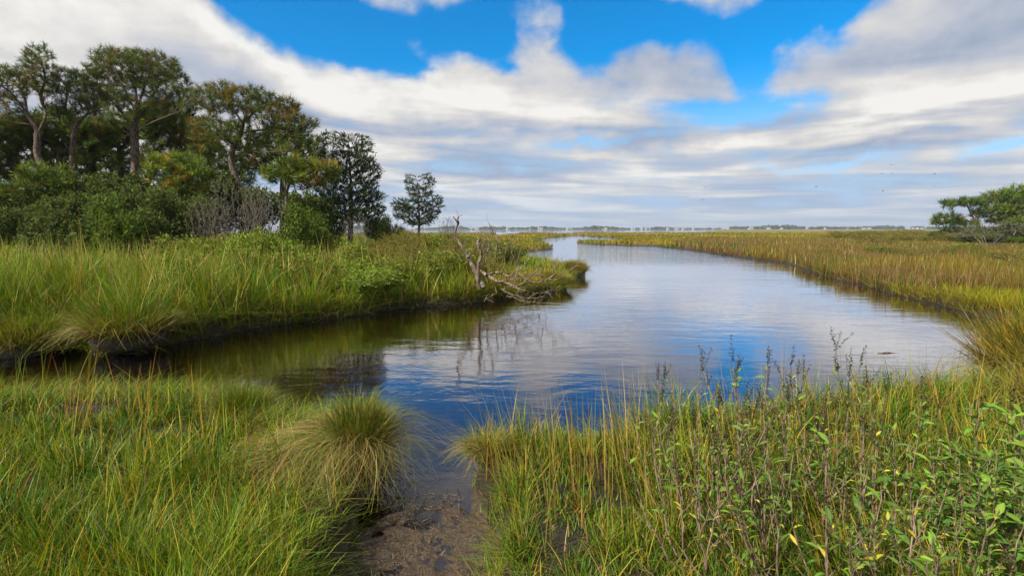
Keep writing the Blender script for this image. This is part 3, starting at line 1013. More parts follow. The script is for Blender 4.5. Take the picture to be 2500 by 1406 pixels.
def pine(label, base, trunk_pts, limbs, crown, n_attr, seed, trunk_r=.16, step=.16, orange=.22, tuft=.21, shell=.35, group="pines of the left grove", per=30, tipr=.009,
         di=None, pal=NEEDLE_G, bright=1.0, thin=1.0, wid=.012, bare=0.0):
    rng = np.random.default_rng(seed)
    base = np.array(base, float)
    nodes, par = [], []
    tr = spline([base] + [np.array(p) for p in trunk_pts], max(6, int(8 * len(trunk_pts))))
    for i, p in enumerate(tr):
        nodes.append(p); par.append(i - 1 if i else 0)
    for frac, pts in limbs:
        k = int(frac * (len(tr) - 1))
        lp = spline([tr[k]] + [np.array(q) for q in pts], 6 * len(pts) + 2)[1:]
        pr = k
        for q in lp:
            nodes.append(q); par.append(pr); pr = len(nodes) - 1
    at = in_ellipsoids(crown, int(n_attr * 2.2), rng, shell)
    Nn, Pn = colonize(at, nodes, par, step, di or step * 12, step * 1.15, 90, rng, bias=(0, 0, .05), jit=.22, max_nodes=15000)
    rad, kids = radii(Nn, Pn, tipr, trunk_r)
    root = empty("pine_tree", tuple(base), label, "pine tree", group)
    V, F4 = tubes(Nn, Pn, rad)
    mesh_np("trunk", rel(V, base), [F4], M['pine'], smooth=True, parent=root)
    d = node_dirs(Nn, Pn)
    term = np.where((kids == 0) | ((rad < tipr * 1.25) & (rng.random(len(rad)) < .62)))[0]
    term = term[term >= len(tr)]
    if thin < 1:
        term = term[rng.random(len(term)) < thin]
    pos = Nn[term]
    z0, z1 = pos[:, 2].min(), pos[:, 2].max()
    c = pick(pal, len(term), rng, .22) * bright * 1.25
    pn = vnoise(pos[:, 0] * 1.0 + pos[:, 1], pos[:, 2], .9, seed, 2)
    o = rng.random(len(term)) < orange * (0.2 + 2.2 * sstep(.4, .7, pn))
    c[o] = pick(NEEDLE_O, int(o.sum()), rng) * bright
    dd = d[term] * .6 + np.array([0, 0, .5])
    dd /= np.linalg.norm(dd, axis=1)[:, None]
    V, F4, C = needle_tufts(pos, dd, c, rng, per, tuft, wid)
    mesh_np("crown", rel(V, base), [F4], M['needle'], C, parent=root)
    return root


def grove():
    # the tall spreading pine with the pale forked trunk
    b = (*W(330, 575, .6)[:0], *P(333, 600, 23))
    g = .55
    def gb(px, Y):
        p = P(px, 600, Y); p[2] = float(ground_z(p[0], p[1])) - .1
        return p
    Y = 22.5
    pine("tallest spreading pine with a thick pale trunk forking below a broad domed crown", gb(332, Y), [P(330, 470, Y), P(330, 400, Y), P(328, 320, Y), P(334, 250, Y - .2), P(325, 180, Y)],
         [(.60, [P(370, 300, Y - .5), P(440, 272, Y - 1.0)]), (.62, [P(300, 280, Y + .4), P(262, 235, Y + .6), P(235, 205, Y + .5)]), (.66, [P(362, 255, Y + .3), P(392, 205, Y + .8), P(430, 190, Y + 1.2)]),
          (.72, [P(312, 235, Y - .6), P(285, 175, Y - 1)]), (.75, [P(352, 215, Y - .3), P(372, 165, Y - .6)]), (.62, [P(310, 290, Y - .8), P(270, 275, Y - 1.3)]), (.42, [P(372, 352, Y - .6), P(400, 345, Y - .9)])],
         [ell(330, 165, Y, 88, 42, 3), ell(262, 215, Y, 62, 48, 1.6), ell(410, 215, Y, 62, 50, 1.8), ell(300, 150, Y, 70, 30, 1.2), ell(380, 160, Y, 60, 32, 1.2), ell(450, 250, Y, 40, 30, .7), ell(225, 250, Y, 36, 36, .6),
          ell(335, 245, Y, 80, 45, .8)], 1700, 3, .16, .15, orange=.20, shell=.25)
    Y = 21
    pine("slender pine at the grove's outer end with a kinked trunk and ragged narrow crown", gb(118, Y), [P(118, 470, Y), P(108, 415, Y), P(92, 380, Y), P(90, 320, Y), P(68, 285, Y), P(60, 240, Y), P(38, 200, Y)],
         [(.55, [P(112, 280, Y), P(100, 240, Y + .4), P(110, 190, Y + .2), P(95, 135, Y)]), (.62, [P(40, 300, Y), P(0, 305, Y - .5)]), (.75, [P(25, 225, Y - .4), P(-20, 200, Y - .8)])],
         [ell(95, 135, Y, 34, 26, 1.0), ell(95, 175, Y, 46, 34, 1.4), ell(40, 195, Y, 60, 34, 1.5), ell(0, 215, Y, 55, 50, 1.1), ell(110, 215, Y, 34, 24, .7), ell(20, 285, Y, 55, 34, .8), ell(-50, 230, Y, 60, 60, 1)], 950, 4, .12, .15, orange=.2, shell=.1)
    Y = 21.8
    pine("thin dark pine between the slender outer pine and the tallest one", gb(178, Y), [P(178, 480, Y), P(176, 400, Y), P(180, 330, Y), P(190, 300, Y), P(215, 275, Y)],
         [(.70, [P(160, 270, Y + .3), P(168, 220, Y + .5)]), (.9, [P(245, 262, Y - .3)]), (.5, [P(230, 345, Y - .4)])],
         [ell(185, 215, Y, 52, 40, 1.4), ell(165, 180, Y, 22, 16, .4), ell(220, 185, Y, 34, 28, .8), ell(225, 250, Y, 40, 26, .8), ell(165, 260, Y, 36, 28, .7)], 620, 5, .10, .15, orange=.15, shell=.1)
    Y = 20.5
    pine("broad rusty tinged pine beside the dark cedar with a leaning trunk", gb(600, Y), [P(590, 480, Y), P(565, 400, Y), P(572, 355, Y), P(590, 320, Y), P(596, 280, Y)],
         [(.62, [P(552, 330, Y + .5), P(520, 290, Y + .8), P(500, 250, Y + .7)]), (.78, [P(640, 318, Y), P(700, 322, Y - .5)]), (.88, [P(560, 250, Y), P(545, 225, Y)]), (.9, [P(640, 262, Y + .5), P(690, 255, Y + .6), P(740, 290, Y + .6)]),
          (.55, [P(640, 372, Y - .4), P(690, 368, Y - .8)])],
         [ell(520, 240, Y, 55, 36, 1.3), ell(590, 245, Y, 70, 36, 1.6), ell(660, 270, Y, 60, 42, 1.6), ell(545, 215, Y, 34, 18, .5), ell(705, 305, Y, 56, 40, 1.4), ell(620, 225, Y, 30, 16, .4), ell(690, 255, Y, 45, 18, .6), ell(755, 300, Y, 26, 20, .4),
          ell(510, 320, Y, 55, 42, 1.0), ell(600, 325, Y, 70, 40, 1.0), ell(720, 345, Y, 46, 28, .8)], 1700, 6, .11, .15, orange=.30, shell=.2)
    # lower boughs and the dimmer trees that fill the wood behind
    for i, (lab, px, Y, cr, na, orr, br, tr) in enumerate([
        ("bushy young pine with yellow orange shoots in front of the tallest pine", 440, 18.5, [(430, 400, 66, 28, 1.4), (470, 425, 55, 30, 1), (390, 420, 40, 26, .8), (440, 455, 50, 30, .8)], 620, .22, 1.6, .06),
        ("low pine bough mass with orange tips in front of the big cedar", 700, 18, [(735, 402, 50, 20, 1.2), (690, 425, 55, 22, 1.2), (790, 415, 44, 20, 1.0), (740, 440, 60, 20, .7)], 700, .22, 1.25, .05),
        ("shaded pine filling the gap behind the slender outer pine", 30, 24.5, [(40, 350, 85, 50, 1.5), (-30, 330, 80, 70, 1), (60, 420, 90, 40, 1)], 620, .25, 1.3, .13),
        ("shaded pine behind the thin dark pine", 230, 25, [(225, 340, 90, 50, 1.5), (180, 390, 80, 40, 1), (270, 400, 80, 40, 1)], 700, .1, 1.0, .14),
        ("shaded pine between the tallest pine and the rusty one", 440, 25, [(430, 320, 80, 50, 1.5), (400, 280, 60, 40, .8), (480, 350, 60, 50, 1), (400, 380, 70, 40, .8)], 760, .25, 1.0, .15),
        ("dense low pine behind the bushy young one", 520, 23, [(510, 400, 70, 50, 1), (560, 440, 60, 50, 1), (460, 460, 60, 40, 1)], 480, .15, .9, .12),
        ("shaded pine high between the slender outer pine and the thin dark one", 150, 24, [(140, 300, 60, 40, 1.2), (70, 320, 60, 40, 1), (200, 320, 50, 34, 1)], 620, .15, 1.05, .13),
        ("shaded pine high behind the tallest pine's trunk", 300, 25.5, [(290, 310, 70, 36, 1.2), (370, 300, 60, 40, 1.2), (240, 330, 50, 40, 1)], 700, .12, 1.05, .14),
        ("low green pine sapling below the thin dark pine", 110, 17.5, [(110, 425, 62, 24, 1), (90, 465, 70, 28, 1), (150, 455, 46, 24, .8)], 460, .03, 1.15, .07),
        ("shaded pine rising behind the rusty pine's cedar side", 690, 24, [(700, 350, 60, 50, 1), (640, 380, 70, 50, 1), (760, 370, 40, 45, .8)], 520, .2, .9, .13),
        ("shaded pine at the far outer edge of the wood", -130, 22, [(-150, 250, 110, 110, 1.5), (-100, 380, 110, 60, 1), (-260, 300, 100, 100, 1)], 800, .2, 1.0, .16)]):
        top = min(c[1] for c in cr)
        pine(lab, gb(px, Y), [P(px, 470, Y), P(cr[0][0], cr[0][1] + 20, Y), P(cr[0][0], top, Y)], [(.6, [P(c[0], c[1], Y)]) for c in cr[1:]],
             [ell(c[0], c[1], Y, c[2], c[3], c[4]) for c in cr], na, 20 + i, tr, .17, orange=orr, bright=br, shell=.1, tuft=.26, wid=.022)


grove()


def cedar(label, px, Y, crown, n_attr, seed, tr, group="dark cedars at the grove's end"):
    rng = np.random.default_rng(seed)
    base = P(px, 560, Y); base[2] = float(ground_z(base[0], base[1])) - .1
    top = P(px, min(c[1] - c[3] * .6 for c in crown), Y)
    t = spline([base, base * .5 + top * .5 + np.array([.1, 0, 0]), top], 16)
    nodes = list(t); par = [0] + list(range(15))
    at = in_ellipsoids([ell(c[0], c[1], Y, c[2], c[3], c[4]) for c in crown], int(n_attr * 1.7), rng, .2)
    Nn, Pn = colonize(at, nodes, par, .12, 1.5, .13, 80, rng, bias=(0, 0, .42), jit=.14, max_nodes=11000)
    rad, kids = radii(Nn, Pn, .007, tr)
    root = empty("cedar_tree", tuple(base), label, "cedar tree", group)
    V, F4 = tubes(Nn, Pn, rad)
    mesh_np("trunk", rel(V, base), [F4], M['cedar'], smooth=True, parent=root)
    d = node_dirs(Nn, Pn)
    term = np.where(rad < .016)[0]; term = term[term > 16]
    k = 8
    idx = np.repeat(term, k)
    pos = Nn[idx] + d[idx] * rng.uniform(-.12, .10, (len(idx), 1)) + rng.normal(0, .022, (len(idx), 3))
    c = pick(np.array([[.028, .050, .012], [.038, .064, .013], [.060, .088, .017], [.022, .040, .010]]), len(term), rng, .2)
    dd = d * .7 + np.array([0, 0, .45])
    V, F4, C = leaf_cards(pos, dd[idx], np.repeat(c, k, axis=0), rng, .15, .034, .24)
    mesh_np("crown", rel(V, base), [F4], M['needle'], C, parent=root)


cedar("large dark dense cedar with feathery upswept branches at the grove's end", 850, 22, [(806, 345, 22, 20, .5), (845, 356, 24, 26, .7), (888, 360, 22, 26, .6), (850, 402, 66, 34, 1.4), (798, 425, 34, 34, .8), (900, 425, 32, 36, .8), (845, 470, 80, 42, 1.8), (905, 485, 34, 22, .6), (790, 500, 38, 26, .7), (870, 520, 72, 34, 1.3), (925, 515, 16, 16, .3)], 2600, 31, .11)
cedar("small open cedar standing alone between the grove and the far shore", 1018, 27, [(1002, 450, 14, 20, .5), (1048, 446, 15, 20, .55), (1025, 472, 32, 18, .8), (1066, 490, 17, 12, .5), (1072, 505, 12, 8, .3), (972, 500, 18, 12, .5), (1015, 505, 46, 17, 1.2), (1052, 522, 26, 9, .5), (995, 532, 34, 10, .6), (1020, 545, 34, 9, .6), (1040, 535, 28, 10, .5), (985, 515, 30, 9, .5)], 1300, 32, .07)


# ------------------------------------------------------------------ shrubs
def shrub_parts(w, h, n_attr, seed, leaf_l, leaf_w, pal, k=6, tr=.03, step=.09, bare=False, stems=5, bias=.12, tipr=.004, spread=.6, leaf_from=.008, maxn=4500):
    rng = np.random.default_rng(seed)
    nodes = [np.zeros(3)]; par = [0]
    for s in range(stems):
        a = rng.uniform(0, 2 * pi); q = rng.uniform(.15, .5)
        pts = spline([(0, 0, 0), (cos(a) * w * q * .4, sin(a) * w * q * .4, h * .25), (cos(a) * w * q, sin(a) * w * q, h * .5)], 7)[1:]
        pr = 0
        for p in pts:
            nodes.append(p); par.append(pr); pr = len(nodes) - 1
    lobes = [(np.array([rng.uniform(-.45, .45) * w, rng.uniform(-.45, .45) * w, h * rng.uniform(.45, .78)]), (w * rng.uniform(.28, .5), w * rng.uniform(.28, .5), h * rng.uniform(.16, .28)), 1) for _ in range(7)]
    at = in_ellipsoids(lobes, n_attr, rng, .2)
    at = at[at[:, 2] > h * .12]
    Nn, Pn = colonize(at, nodes, par, step, step * 14, step * 1.2, 60, rng, bias=(0, 0, bias), jit=.2, max_nodes=maxn)
    rad, kids = radii(Nn, Pn, tipr, tr)
    Vt, Ft = tubes(Nn, Pn, rad, 4, .02)
    if bare:
        return Vt, Ft, None, None, None
    d = node_dirs(Nn, Pn)
    term = np.where(rad < leaf_from)[0]; term = term[term > 3]
    idx = np.repeat(term, k)
    pos = Nn[idx] + rng.normal(0, step * .42, (len(idx), 3))
    c = pick(pal, len(idx), rng, .22)
    V, F4, C = leaf_cards(pos, d[idx] * .5 + np.array([0, 0, .3]), c, rng, leaf_l, leaf_w, spread)
    return Vt, Ft, V, F4, C


def shrub_proto(name, label, cat, group, parts, wood, leafmat):
    Vt, Ft, V, F4, C = parts
    root = empty(name, (0, 0, 0), label, cat, group)
    mesh_np("stems", Vt, [Ft], wood, parent=root)
    if V is not None:
        mesh_np("foliage", V, [F4], leafmat, C, parent=root)
    return root


def copy_tree(o, parent=None):
    c = o.copy(); COL.objects.link(c)
    if parent is not None:
        c.parent = parent
    for ch in list(o.children):
        copy_tree(ch, c)
    return c


S_DARK = np.array([[.065, .090, .018], [.080, .125, .024], [.045, .072, .020], [.11, .145, .03], [.09, .10, .03]])
S_MID = np.array([[.075, .125, .018], [.10, .155, .02], [.06, .105, .018], [.13, .17, .02]])
S_FINE = np.array([[.14, .24, .025], [.20, .30, .035], [.09, .17, .02], [.26, .33, .06], [.19, .19, .03]])
S_OLIVE = np.array([[.14, .14, .02], [.19, .16, .025], [.10, .14, .02], [.22, .17, .04]])

PROT = {}


def place(kind, px, Y, w, h, label, group, rz=None, tiltx=0):
    p = P(px, 600, Y)
    z = float(ground_z(p[0], p[1])) - .04
    proto, pw, ph = PROT[kind]
    if proto.get('used'):
        o = copy_tree(proto)
    else:
        o = proto; proto['used'] = 1
    o.location = (p[0], p[1], z)
    o.scale = (w / pw, w / pw, h / ph)
    o.rotation_euler = (tiltx, 0, random.uniform(0, 6.28) if rz is None else rz)
    o['label'] = label; o['group'] = group
    return o


PROT['dark'] = (shrub_proto("evergreen_shrub", "x", "shrub", "g", shrub_parts(1.0, 2.4, 1300, 41, .10, .05, S_DARK, 20, .05, .12), M['grey'], M['leaf']), 1.0, 2.4)
PROT['dark2'] = (shrub_proto("evergreen_shrub", "x", "shrub", "g", shrub_parts(1.1, 2.2, 1300, 42, .10, .045, S_DARK * 1.15, 20, .05, .12), M['grey'], M['leaf']), 1.1, 2.2)
PROT['mid'] = (shrub_proto("bayberry_shrub", "x", "shrub", "g", shrub_parts(1.0, 1.9, 1300, 43, .085, .036, S_MID, 18, .045, .11), M['grey'], M['leaf']), 1.0, 1.9)
PROT['bare'] = (shrub_proto("bare_shrub", "x", "bare shrub", "g", shrub_parts(1.0, 2.0, 3600, 44, 0, 0, None, tr=.035, step=.075, bare=True, bias=.05, tipr=.0042, stems=8, maxn=9000), M['grey'], None), 1.0, 2.0)
PROT['bare2'] = (shrub_proto("bare_shrub", "x", "bare shrub", "g", shrub_parts(0.9, 1.6, 1100, 45, 0, 0, None, tr=.020, step=.08, bare=True, bias=.2, tipr=.004, maxn=5000), M['grey'], None), .9, 1.6)
PROT['fine'] = (shrub_proto("marsh_elder", "x", "shrub", "g", shrub_parts(.55, 1.1, 800, 46, .065, .019, S_FINE, 13, .016, .06, stems=9, bias=.35, tipr=.003, spread=.5), M['twig'], M['leaf']), .55, 1.1)
PROT['fine2'] = (shrub_proto("marsh_elder", "x", "shrub", "g", shrub_parts(.6, 1.0, 750, 47, .06, .019, np.vstack([S_FINE, S_OLIVE]), 12, .016, .06, stems=9, bias=.35, tipr=.003, spread=.5), M['twig'], M['leaf']), .6, 1.0)
PROT['olive'] = (shrub_proto("groundsel_bush", "x", "shrub", "g", shrub_parts(.7, .9, 600, 48, .045, .016, S_OLIVE, 8, .016, .065, stems=8, bias=.3, tipr=.003), M['twig'], M['leaf']), .7, .9)


def shrubs():
    def top(py, Y):           # height above the meadow for a top seen at this photo row
        return CAMZ + (HORIZON - py) / F * Y - 0.55
    g = "dark evergreen shrubs under the pines"
    for i, (px, Y, py, w) in enumerate([(-140, 16, 450, 1.3), (-40, 17, 440, 1.2), (40, 16, 470, 1.1), (120, 15.5, 485, 1.0), (205, 17, 440, 1.2), (290, 16.5, 415, 1.2), (370, 16.5, 420, 1.2), (250, 15, 470, 1.1), (340, 14.8, 470, 1.0),
                                        (430, 16.2, 460, 1.1), (500, 17.8, 455, 1.1), (170, 20, 430, 1.5), (60, 20, 430, 1.5), (380, 20, 430, 1.5), (480, 20.5, 430, 1.4), (-60, 20, 420, 1.5), (640, 20, 440, 1.4), (560, 21, 430, 1.5), (735, 20.5, 450, 1.2),
                                        (800, 21, 480, 1.0), (920, 22, 520, .7), (270, 19, 425, 1.3)]):
        place('dark' if i % 2 else 'dark2', px, Y, w, top(py, Y), "dark rounded evergreen shrub massed with others under the grove's pines", g)
    g2 = "brighter leafy shrubs"
    place('mid', 735, 15.5, 1.15, top(478, 15.5), "rounded mid green shrub below the orange tipped bough, in front of the cedar", g2)
    place('mid', 780, 16.5, .95, top(505, 16.5), "smaller green shrub against the dark base of the big cedar", g2)
    place('mid', 300, 14.2, 1.0, top(440, 14.2), "grey green shrub in front of the tallest pine's trunk", g2)
    place('mid', 960, 24, .8, top(522, 24), "low dull shrub between the big cedar and the lone cedar", g2)
    g3 = "leafless grey shrubs"
    place('bare', 585, 16.5, 1.3, top(398, 16.5), "large leafless grey shrub in a dense tangle below the rusty pine", g3)
    place('bare', 650, 16, 1.1, top(440, 16), "spreading leafless shrub beside the large grey tangle, under the orange bough", g3)
    place('bare', 520, 16, 1.0, top(450, 16), "low leafless shrub on the near side of the large grey tangle", g3)
    place('bare2', 870, 17, .7, top(488, 17), "small pale leafless shrub at the foot of the big cedar", g3)
    place('bare2', 95, 13, .7, top(535, 13), "pale thin leafless shrub rising from the tall grass at the outer end", g3)
    place('bare2', 400, 14, .7, top(520, 14), "bare twiggy shrub between dark evergreens and the green bushes", g3)
    g4 = "fine leaved green bushes behind the cordgrass"
    k = 0
    for (px, Y, py) in [(330, 11.5, 612), (390, 12, 600), (450, 12.5, 560), (500, 12.5, 545), (550, 13, 545), (600, 12.5, 540), (640, 13.5, 548), (690, 13, 560), (740, 13.5, 585), (800, 13, 575), (850, 14, 566), (900, 14, 560), (470, 11.2, 590),
                        (530, 11.3, 600), (590, 11.6, 590), (660, 11.8, 600), (720, 12, 605), (790, 12, 600), (860, 12.5, 592), (930, 13, 580), (270, 11.5, 625), (210, 12, 622), (150, 12, 615), (90, 12, 600), (20, 12.5, 590), (-60, 12.5, 590), (420, 10.6, 620), (900, 11.8, 600)]:
        if px > 740:
            py += 14
        place(('fine', 'fine2', 'olive')[k % 3] if px > 740 else ('fine' if k % 2 else 'fine2'), px, Y, .7 + .4 * random.random(), max(.5, CAMZ + (HORIZON - py) / F * Y - .32) * random.uniform(.82, 1.06), "bushy fine leaved green shrub massed with others behind the tall cordgrass", g4); k += 1
    g5 = "olive bushes in the meadow before the lone cedar"
    for (px, Y, py) in [(960, 17, 560), (1010, 18, 555), (1060, 19, 558), (1100, 17, 562), (1150, 18, 566), (1200, 20, 570), (980, 14.5, 578), (1040, 15, 580), (1090, 14, 590), (1140, 15, 590), (1000, 22, 556), (1120, 24, 562), (930, 15, 570), (1180, 16, 598), (1240, 21, 582)]:
        place('olive' if k % 3 else 'fine2', px, Y, .9 + .3 * random.random(), max(.4, CAMZ + (HORIZON - py) / F * Y - .32), "olive brown bush massed with others in the meadow before the lone cedar", g5); k += 1


shrubs()

# ------------------------------------------------------------------ trees of the right-hand headland and the distance
def right_side():
    g = "pines of the right headland"
    Y = 62
    b = P(2400, 585, Y)

    def gb(px):
        p = P(px, 585, Y); p[2] = float(ground_z(p[0], p[1])) - .1
        return p
    pine("flat layered pine leaning out at the headland's edge above the marsh", gb(2400), [P(2392, 560, Y), P(2375, 530, Y), P(2360, 500, Y)],
         [(.5, [P(2340, 535, Y), P(2300, 540, Y)]), (.3, [P(2340, 560, Y)])],
         [ell(2345, 493, Y, 46, 9, 2), ell(2380, 490, Y, 26, 8, 1), ell(2312, 530, Y, 34, 9, 1.2), ell(2305, 545, Y, 30, 5, .7), ell(2345, 562, Y, 48, 9, 1.2), ell(2390, 520, Y, 24, 10, .6), ell(2300, 533, Y, 22, 6, .6), ell(2350, 545, Y, 40, 8, .8)], 1700, 61, .22, .36, orange=.08, group=g,
         tuft=.5, wid=.045, per=20, tipr=.016, shell=.1, pal=np.array([[.035, .07, .010], [.05, .09, .012], [.075, .115, .014]]))
    pine("tall round headed green pine at the outer edge of the headland", gb(2478), [P(2478, 540, Y), P(2470, 510, Y), P(2465, 480, Y)],
         [(.5, [P(2440, 510, Y), P(2420, 495, Y)]), (.5, [P(2510, 500, Y)])],
         [ell(2450, 480, Y, 48, 18, 1.6), ell(2500, 475, Y, 50, 22, 1.6), ell(2430, 505, Y, 40, 16, 1), ell(2520, 510, Y, 60, 30, 1.4), ell(2475, 505, Y, 50, 20, 1), ell(2580, 490, Y, 50, 30, 1.2), ell(2470, 530, Y, 60, 20, 1.0)], 2400, 62, .25, .38, orange=.08, group=g,
         tuft=.55, wid=.05, per=20, tipr=.016, shell=.1, pal=np.array([[.05, .095, .012], [.075, .125, .012], [.12, .16, .015]]))
    o = place('bare', 2412, 42, 4.4, 2.6, "wide leafless grey tree standing alone in front of the headland pines", "leafless grey shrubs", .4)
    o['category'] = "bare tree"; o.name = "bare_tree"
    for i, (px, Yv, w, py) in enumerate([(2285, 60, 2.0, 563), (2320, 58, 2.6, 566), (2440, 56, 4.0, 555), (2490, 55, 4.2, 550), (2380, 60, 3, 560), (2520, 50, 4, 560), (2460, 48, 3, 570), (2360, 52, 2.2, 572), (2560, 52, 5, 530)]):
        place('dark' if i % 2 else 'mid', px, Yv, w, CAMZ + (HORIZON - py) / F * Yv - .2, "dark green thicket shrub under the headland pines", "headland thicket shrubs")
    for i in range(34):
        px = 2030 + i * 14 + random.uniform(-8, 8); Yv = random.uniform(48, 100)
        place('olive', px, Yv, random.uniform(2.2, 4.0), random.uniform(1.0, 1.5), "olive brown low bush scattered over the marsh before the headland", "bushes before the headland")
    for i in range(26):
        px = random.uniform(1850, 2560); Yv = random.uniform(16, 34)
        q = P(px, 600, Yv)
        if float(water_sd(q[0], q[1])) < 2.0:
            continue
        place('olive' if i % 3 else 'fine2', px, Yv, random.uniform(.9, 1.6), random.uniform(.6, .95), "small dull green bush growing among the brown rushes", "bushes among the rushes")

    # saplings against the sky on the left
    place('bare2', 1096, 19, .55, CAMZ + (HORIZON - 497) / F * 19 - .3, "thin bare sapling silhouetted against the sky beside the lone cedar", "leafless grey shrubs")
    place('bare2', 1187, 16, .30, CAMZ + (HORIZON - 532) / F * 16 - .3, "tiny bare sapling behind the upright dead trunks", "leafless grey shrubs")

    # far shore: land, wood and houses
    s = []
    n = 160
    xs = np.linspace(-2600, 3600, n)
    y0 = 1480 + 40 * np.sin(xs / 300) + np.clip(xs - 700, 0, 1e9) * -.10
    V = np.concatenate([np.stack([xs, y0, np.full(n, -1.0)], -1), np.stack([xs, y0 + 6, np.full(n, .9)], -1), np.stack([xs, y0 + 3000, np.full(n, 2.0)], -1)])
    i = np.arange(n - 1)
    q = np.concatenate([np.stack([i, i + 1, i + n + 1, i + n], -1), np.stack([i + n, i + n + 1, i + 2 * n + 1, i + 2 * n], -1)])
    tag(mesh_np("far_land", V, [q], mat_plain("far_shore_soil", (.16, .14, .09))), kind='structure')
    rng = np.random.default_rng(77)
    import bmesh
    bm = bmesh.new(); bmesh.ops.create_icosphere(bm, subdivisions=2, radius=1)
    sv = np.array([v.co[:] for v in bm.verts]); sf = np.array([[v.index for v in f.verts] for f in bm.faces]); bm.free()
    m = 1100
    x = np.sort(rng.uniform(-2400, 3300, m))
    dens = vnoise(x, x * 0, 160, 5, 3)
    keep = (dens > .22) | (x > 700); x = x[keep]; dens = dens[keep]; m = len(x)
    yb = 1480 + 40 * np.sin(x / 300) + np.clip(x - 700, 0, 1e9) * -.10 + rng.uniform(14, 120, m)
    hh = (4 + 7 * sstep(.35, .75, vnoise(x, x * 0, 90, 6, 2))) * rng.uniform(.7, 1.15, m)
    hh = np.where(x > 650, hh * .6 + 5, hh)
    rr = rng.uniform(5, 11, m)
    cen = np.stack([x, yb, hh * .55 + .5], -1)
    disp = 1 + rng.normal(0, .16, (m, len(sv), 1))
    V = cen[:, None] + sv[None] * disp * np.stack([rr, rr, hh * .55], -1)[:, None]
    Fc = (sf[None] + (np.arange(m) * len(sv))[:, None, None]).reshape(-1, 3)
    C = np.repeat(pick(np.array([[.035, .055, .02], [.05, .075, .025], [.06, .07, .03]]), m, rng), len(sv), axis=0)
    o = mesh_np("distant_wood", V.reshape(-1, 3), [Fc], M['leaf'], C)
    tag(o, "low dark line of trees along the far shore of the bay", "woodland", kind='stuff')

    wall = mat_plain("white_siding", (.62, .62, .60), .7, .04)
    roof = mat_plain("grey_shingle", (.16, .16, .17), .8, .1)
    pane = mat_plain("house_glass", (.05, .06, .08), .2, .1)

    def box(c, sz):
        v = np.array([[i, j, k] for i in (-1, 1) for j in (-1, 1) for k in (-1, 1)]) * np.array(sz) / 2 + np.array(c)
        f = np.array([[0, 1, 3, 2], [4, 6, 7, 5], [0, 4, 5, 1], [2, 3, 7, 6], [0, 2, 6, 4], [1, 5, 7, 3]])
        return v, f

    def house(w, d, h, rh):
        r = empty("shore_house", (0, 0, 0), "x", "house", "houses on the far shore")
        v, f = box((0, 0, h / 2), (w, d, h)); mesh_np("wall", v, [f], wall, parent=r)
        e = .5
        v = np.array([(-w / 2 - e, -d / 2 - e, h + .02), (w / 2 + e, -d / 2 - e, h + .02), (w / 2 + e, d / 2 + e, h + .02), (-w / 2 - e, d / 2 + e, h + .02), (-w / 2 - e, 0, h + rh), (w / 2 + e, 0, h + rh)])
        mesh_np("roof", v, [np.array([[0, 1, 5, 4], [2, 3, 4, 5]]), np.array([[0, 4, 3], [1, 2, 5]])], roof, parent=r)
        for k in range(3):
            v, f = box((-w / 3 + k * w / 3, -d / 2 - .03, h * .6), (1.6, .1, 1.8)); mesh_np("window", v, [f], pane, parent=r)
        v, f = box((w * .17, -d / 2 - .03, 1.1), (1.2, .1, 2.2)); mesh_np("door", v, [f], pane, parent=r)
        return r
    hp = [house(13, 9, 5, 3), house(20, 10, 4, 3.5), house(10, 8, 7, 3)]
    used = [0, 0, 0]
    spots = [(1165, 1), (1240, 0), (1315, 2), (1322, 0), (1385, 0), (1392, 1), (1478, 0), (1542, 0), (1548, 2), (1565, 0), (1578, 1), (1628, 0), (1650, 1), (1665, 0), (1690, 0), (1752, 2), (1775, 0), (1828, 1), (1835, 2), (1873, 1), (1905, 0), (2010, 0), (2105, 1), (2118, 0), (2225, 1), (2235, 0), (2246, 1)]
    for px, k in spots:
        o = hp[k] if not used[k] else copy_tree(hp[k]); used[k] = 1
        xx = (px - 1250) / F * 1470
        yy = 1480 + 40 * sin(xx / 300) + max(xx - 700, 0) * -.10 + 6 + random.uniform(2, 8)
        xx = (px - 1250) / F * yy * 1.0
        o.location = (xx, yy, .85); o.scale = (.62, .62, .62)
        o.rotation_euler = (0, 0, random.uniform(-.5, .5))
        o['label'] = ["small white gable roofed house on the far shore of the bay", "long low white house on the far shore of the bay", "narrow tall white house on the far shore of the bay"][k]

    # birds high over the marsh
    bmat = mat_plain("bird_feathers", (.06, .055, .05), .8, .2)
    body = spline([(0, -.28, 0), (0, 0, .03), (0, .22, 0), (0, .34, .01)], 8)
    Vb, Fb = tubes(body, list(range(-1, 7)), np.array([.01, .05, .085, .10, .085, .06, .045, .015]), 8)
    first = None
    for (px, py) in [(1722, 458), (1715, 488), (1992, 456), (2154, 425), (2156, 466), (2176, 403), (2178, 424), (2281, 425), (2282, 455)]:
        p = P(px, py, 70)
        if first is None:
            first = empty("flying_bird", tuple(p), "x", "bird", "birds over the marsh")
            mesh_np("body", Vb, [Fb], bmat, parent=first, smooth=True)
            for sgn in (-1, 1):
                v = np.array([(sgn * .03, .10, .04), (sgn * .03, -.10, .04), (sgn * .35, .16, .16), (sgn * .35, -.03, .15), (sgn * .72, .02, .10), (sgn * .70, -.06, .10)])
                v = np.concatenate([v, v - np.array([0, 0, .012])])
                f = [[0, 1, 3, 2], [2, 3, 5, 4], [6, 8, 9, 7], [8, 10, 11, 9], [0, 2, 8, 6], [2, 4, 10, 8], [1, 7, 9, 3], [3, 9, 11, 5], [4, 5, 11, 10]]
                mesh_np("wing", v, [np.array(f)], bmat, parent=first)
            o = first
        else:
            o = copy_tree(first)
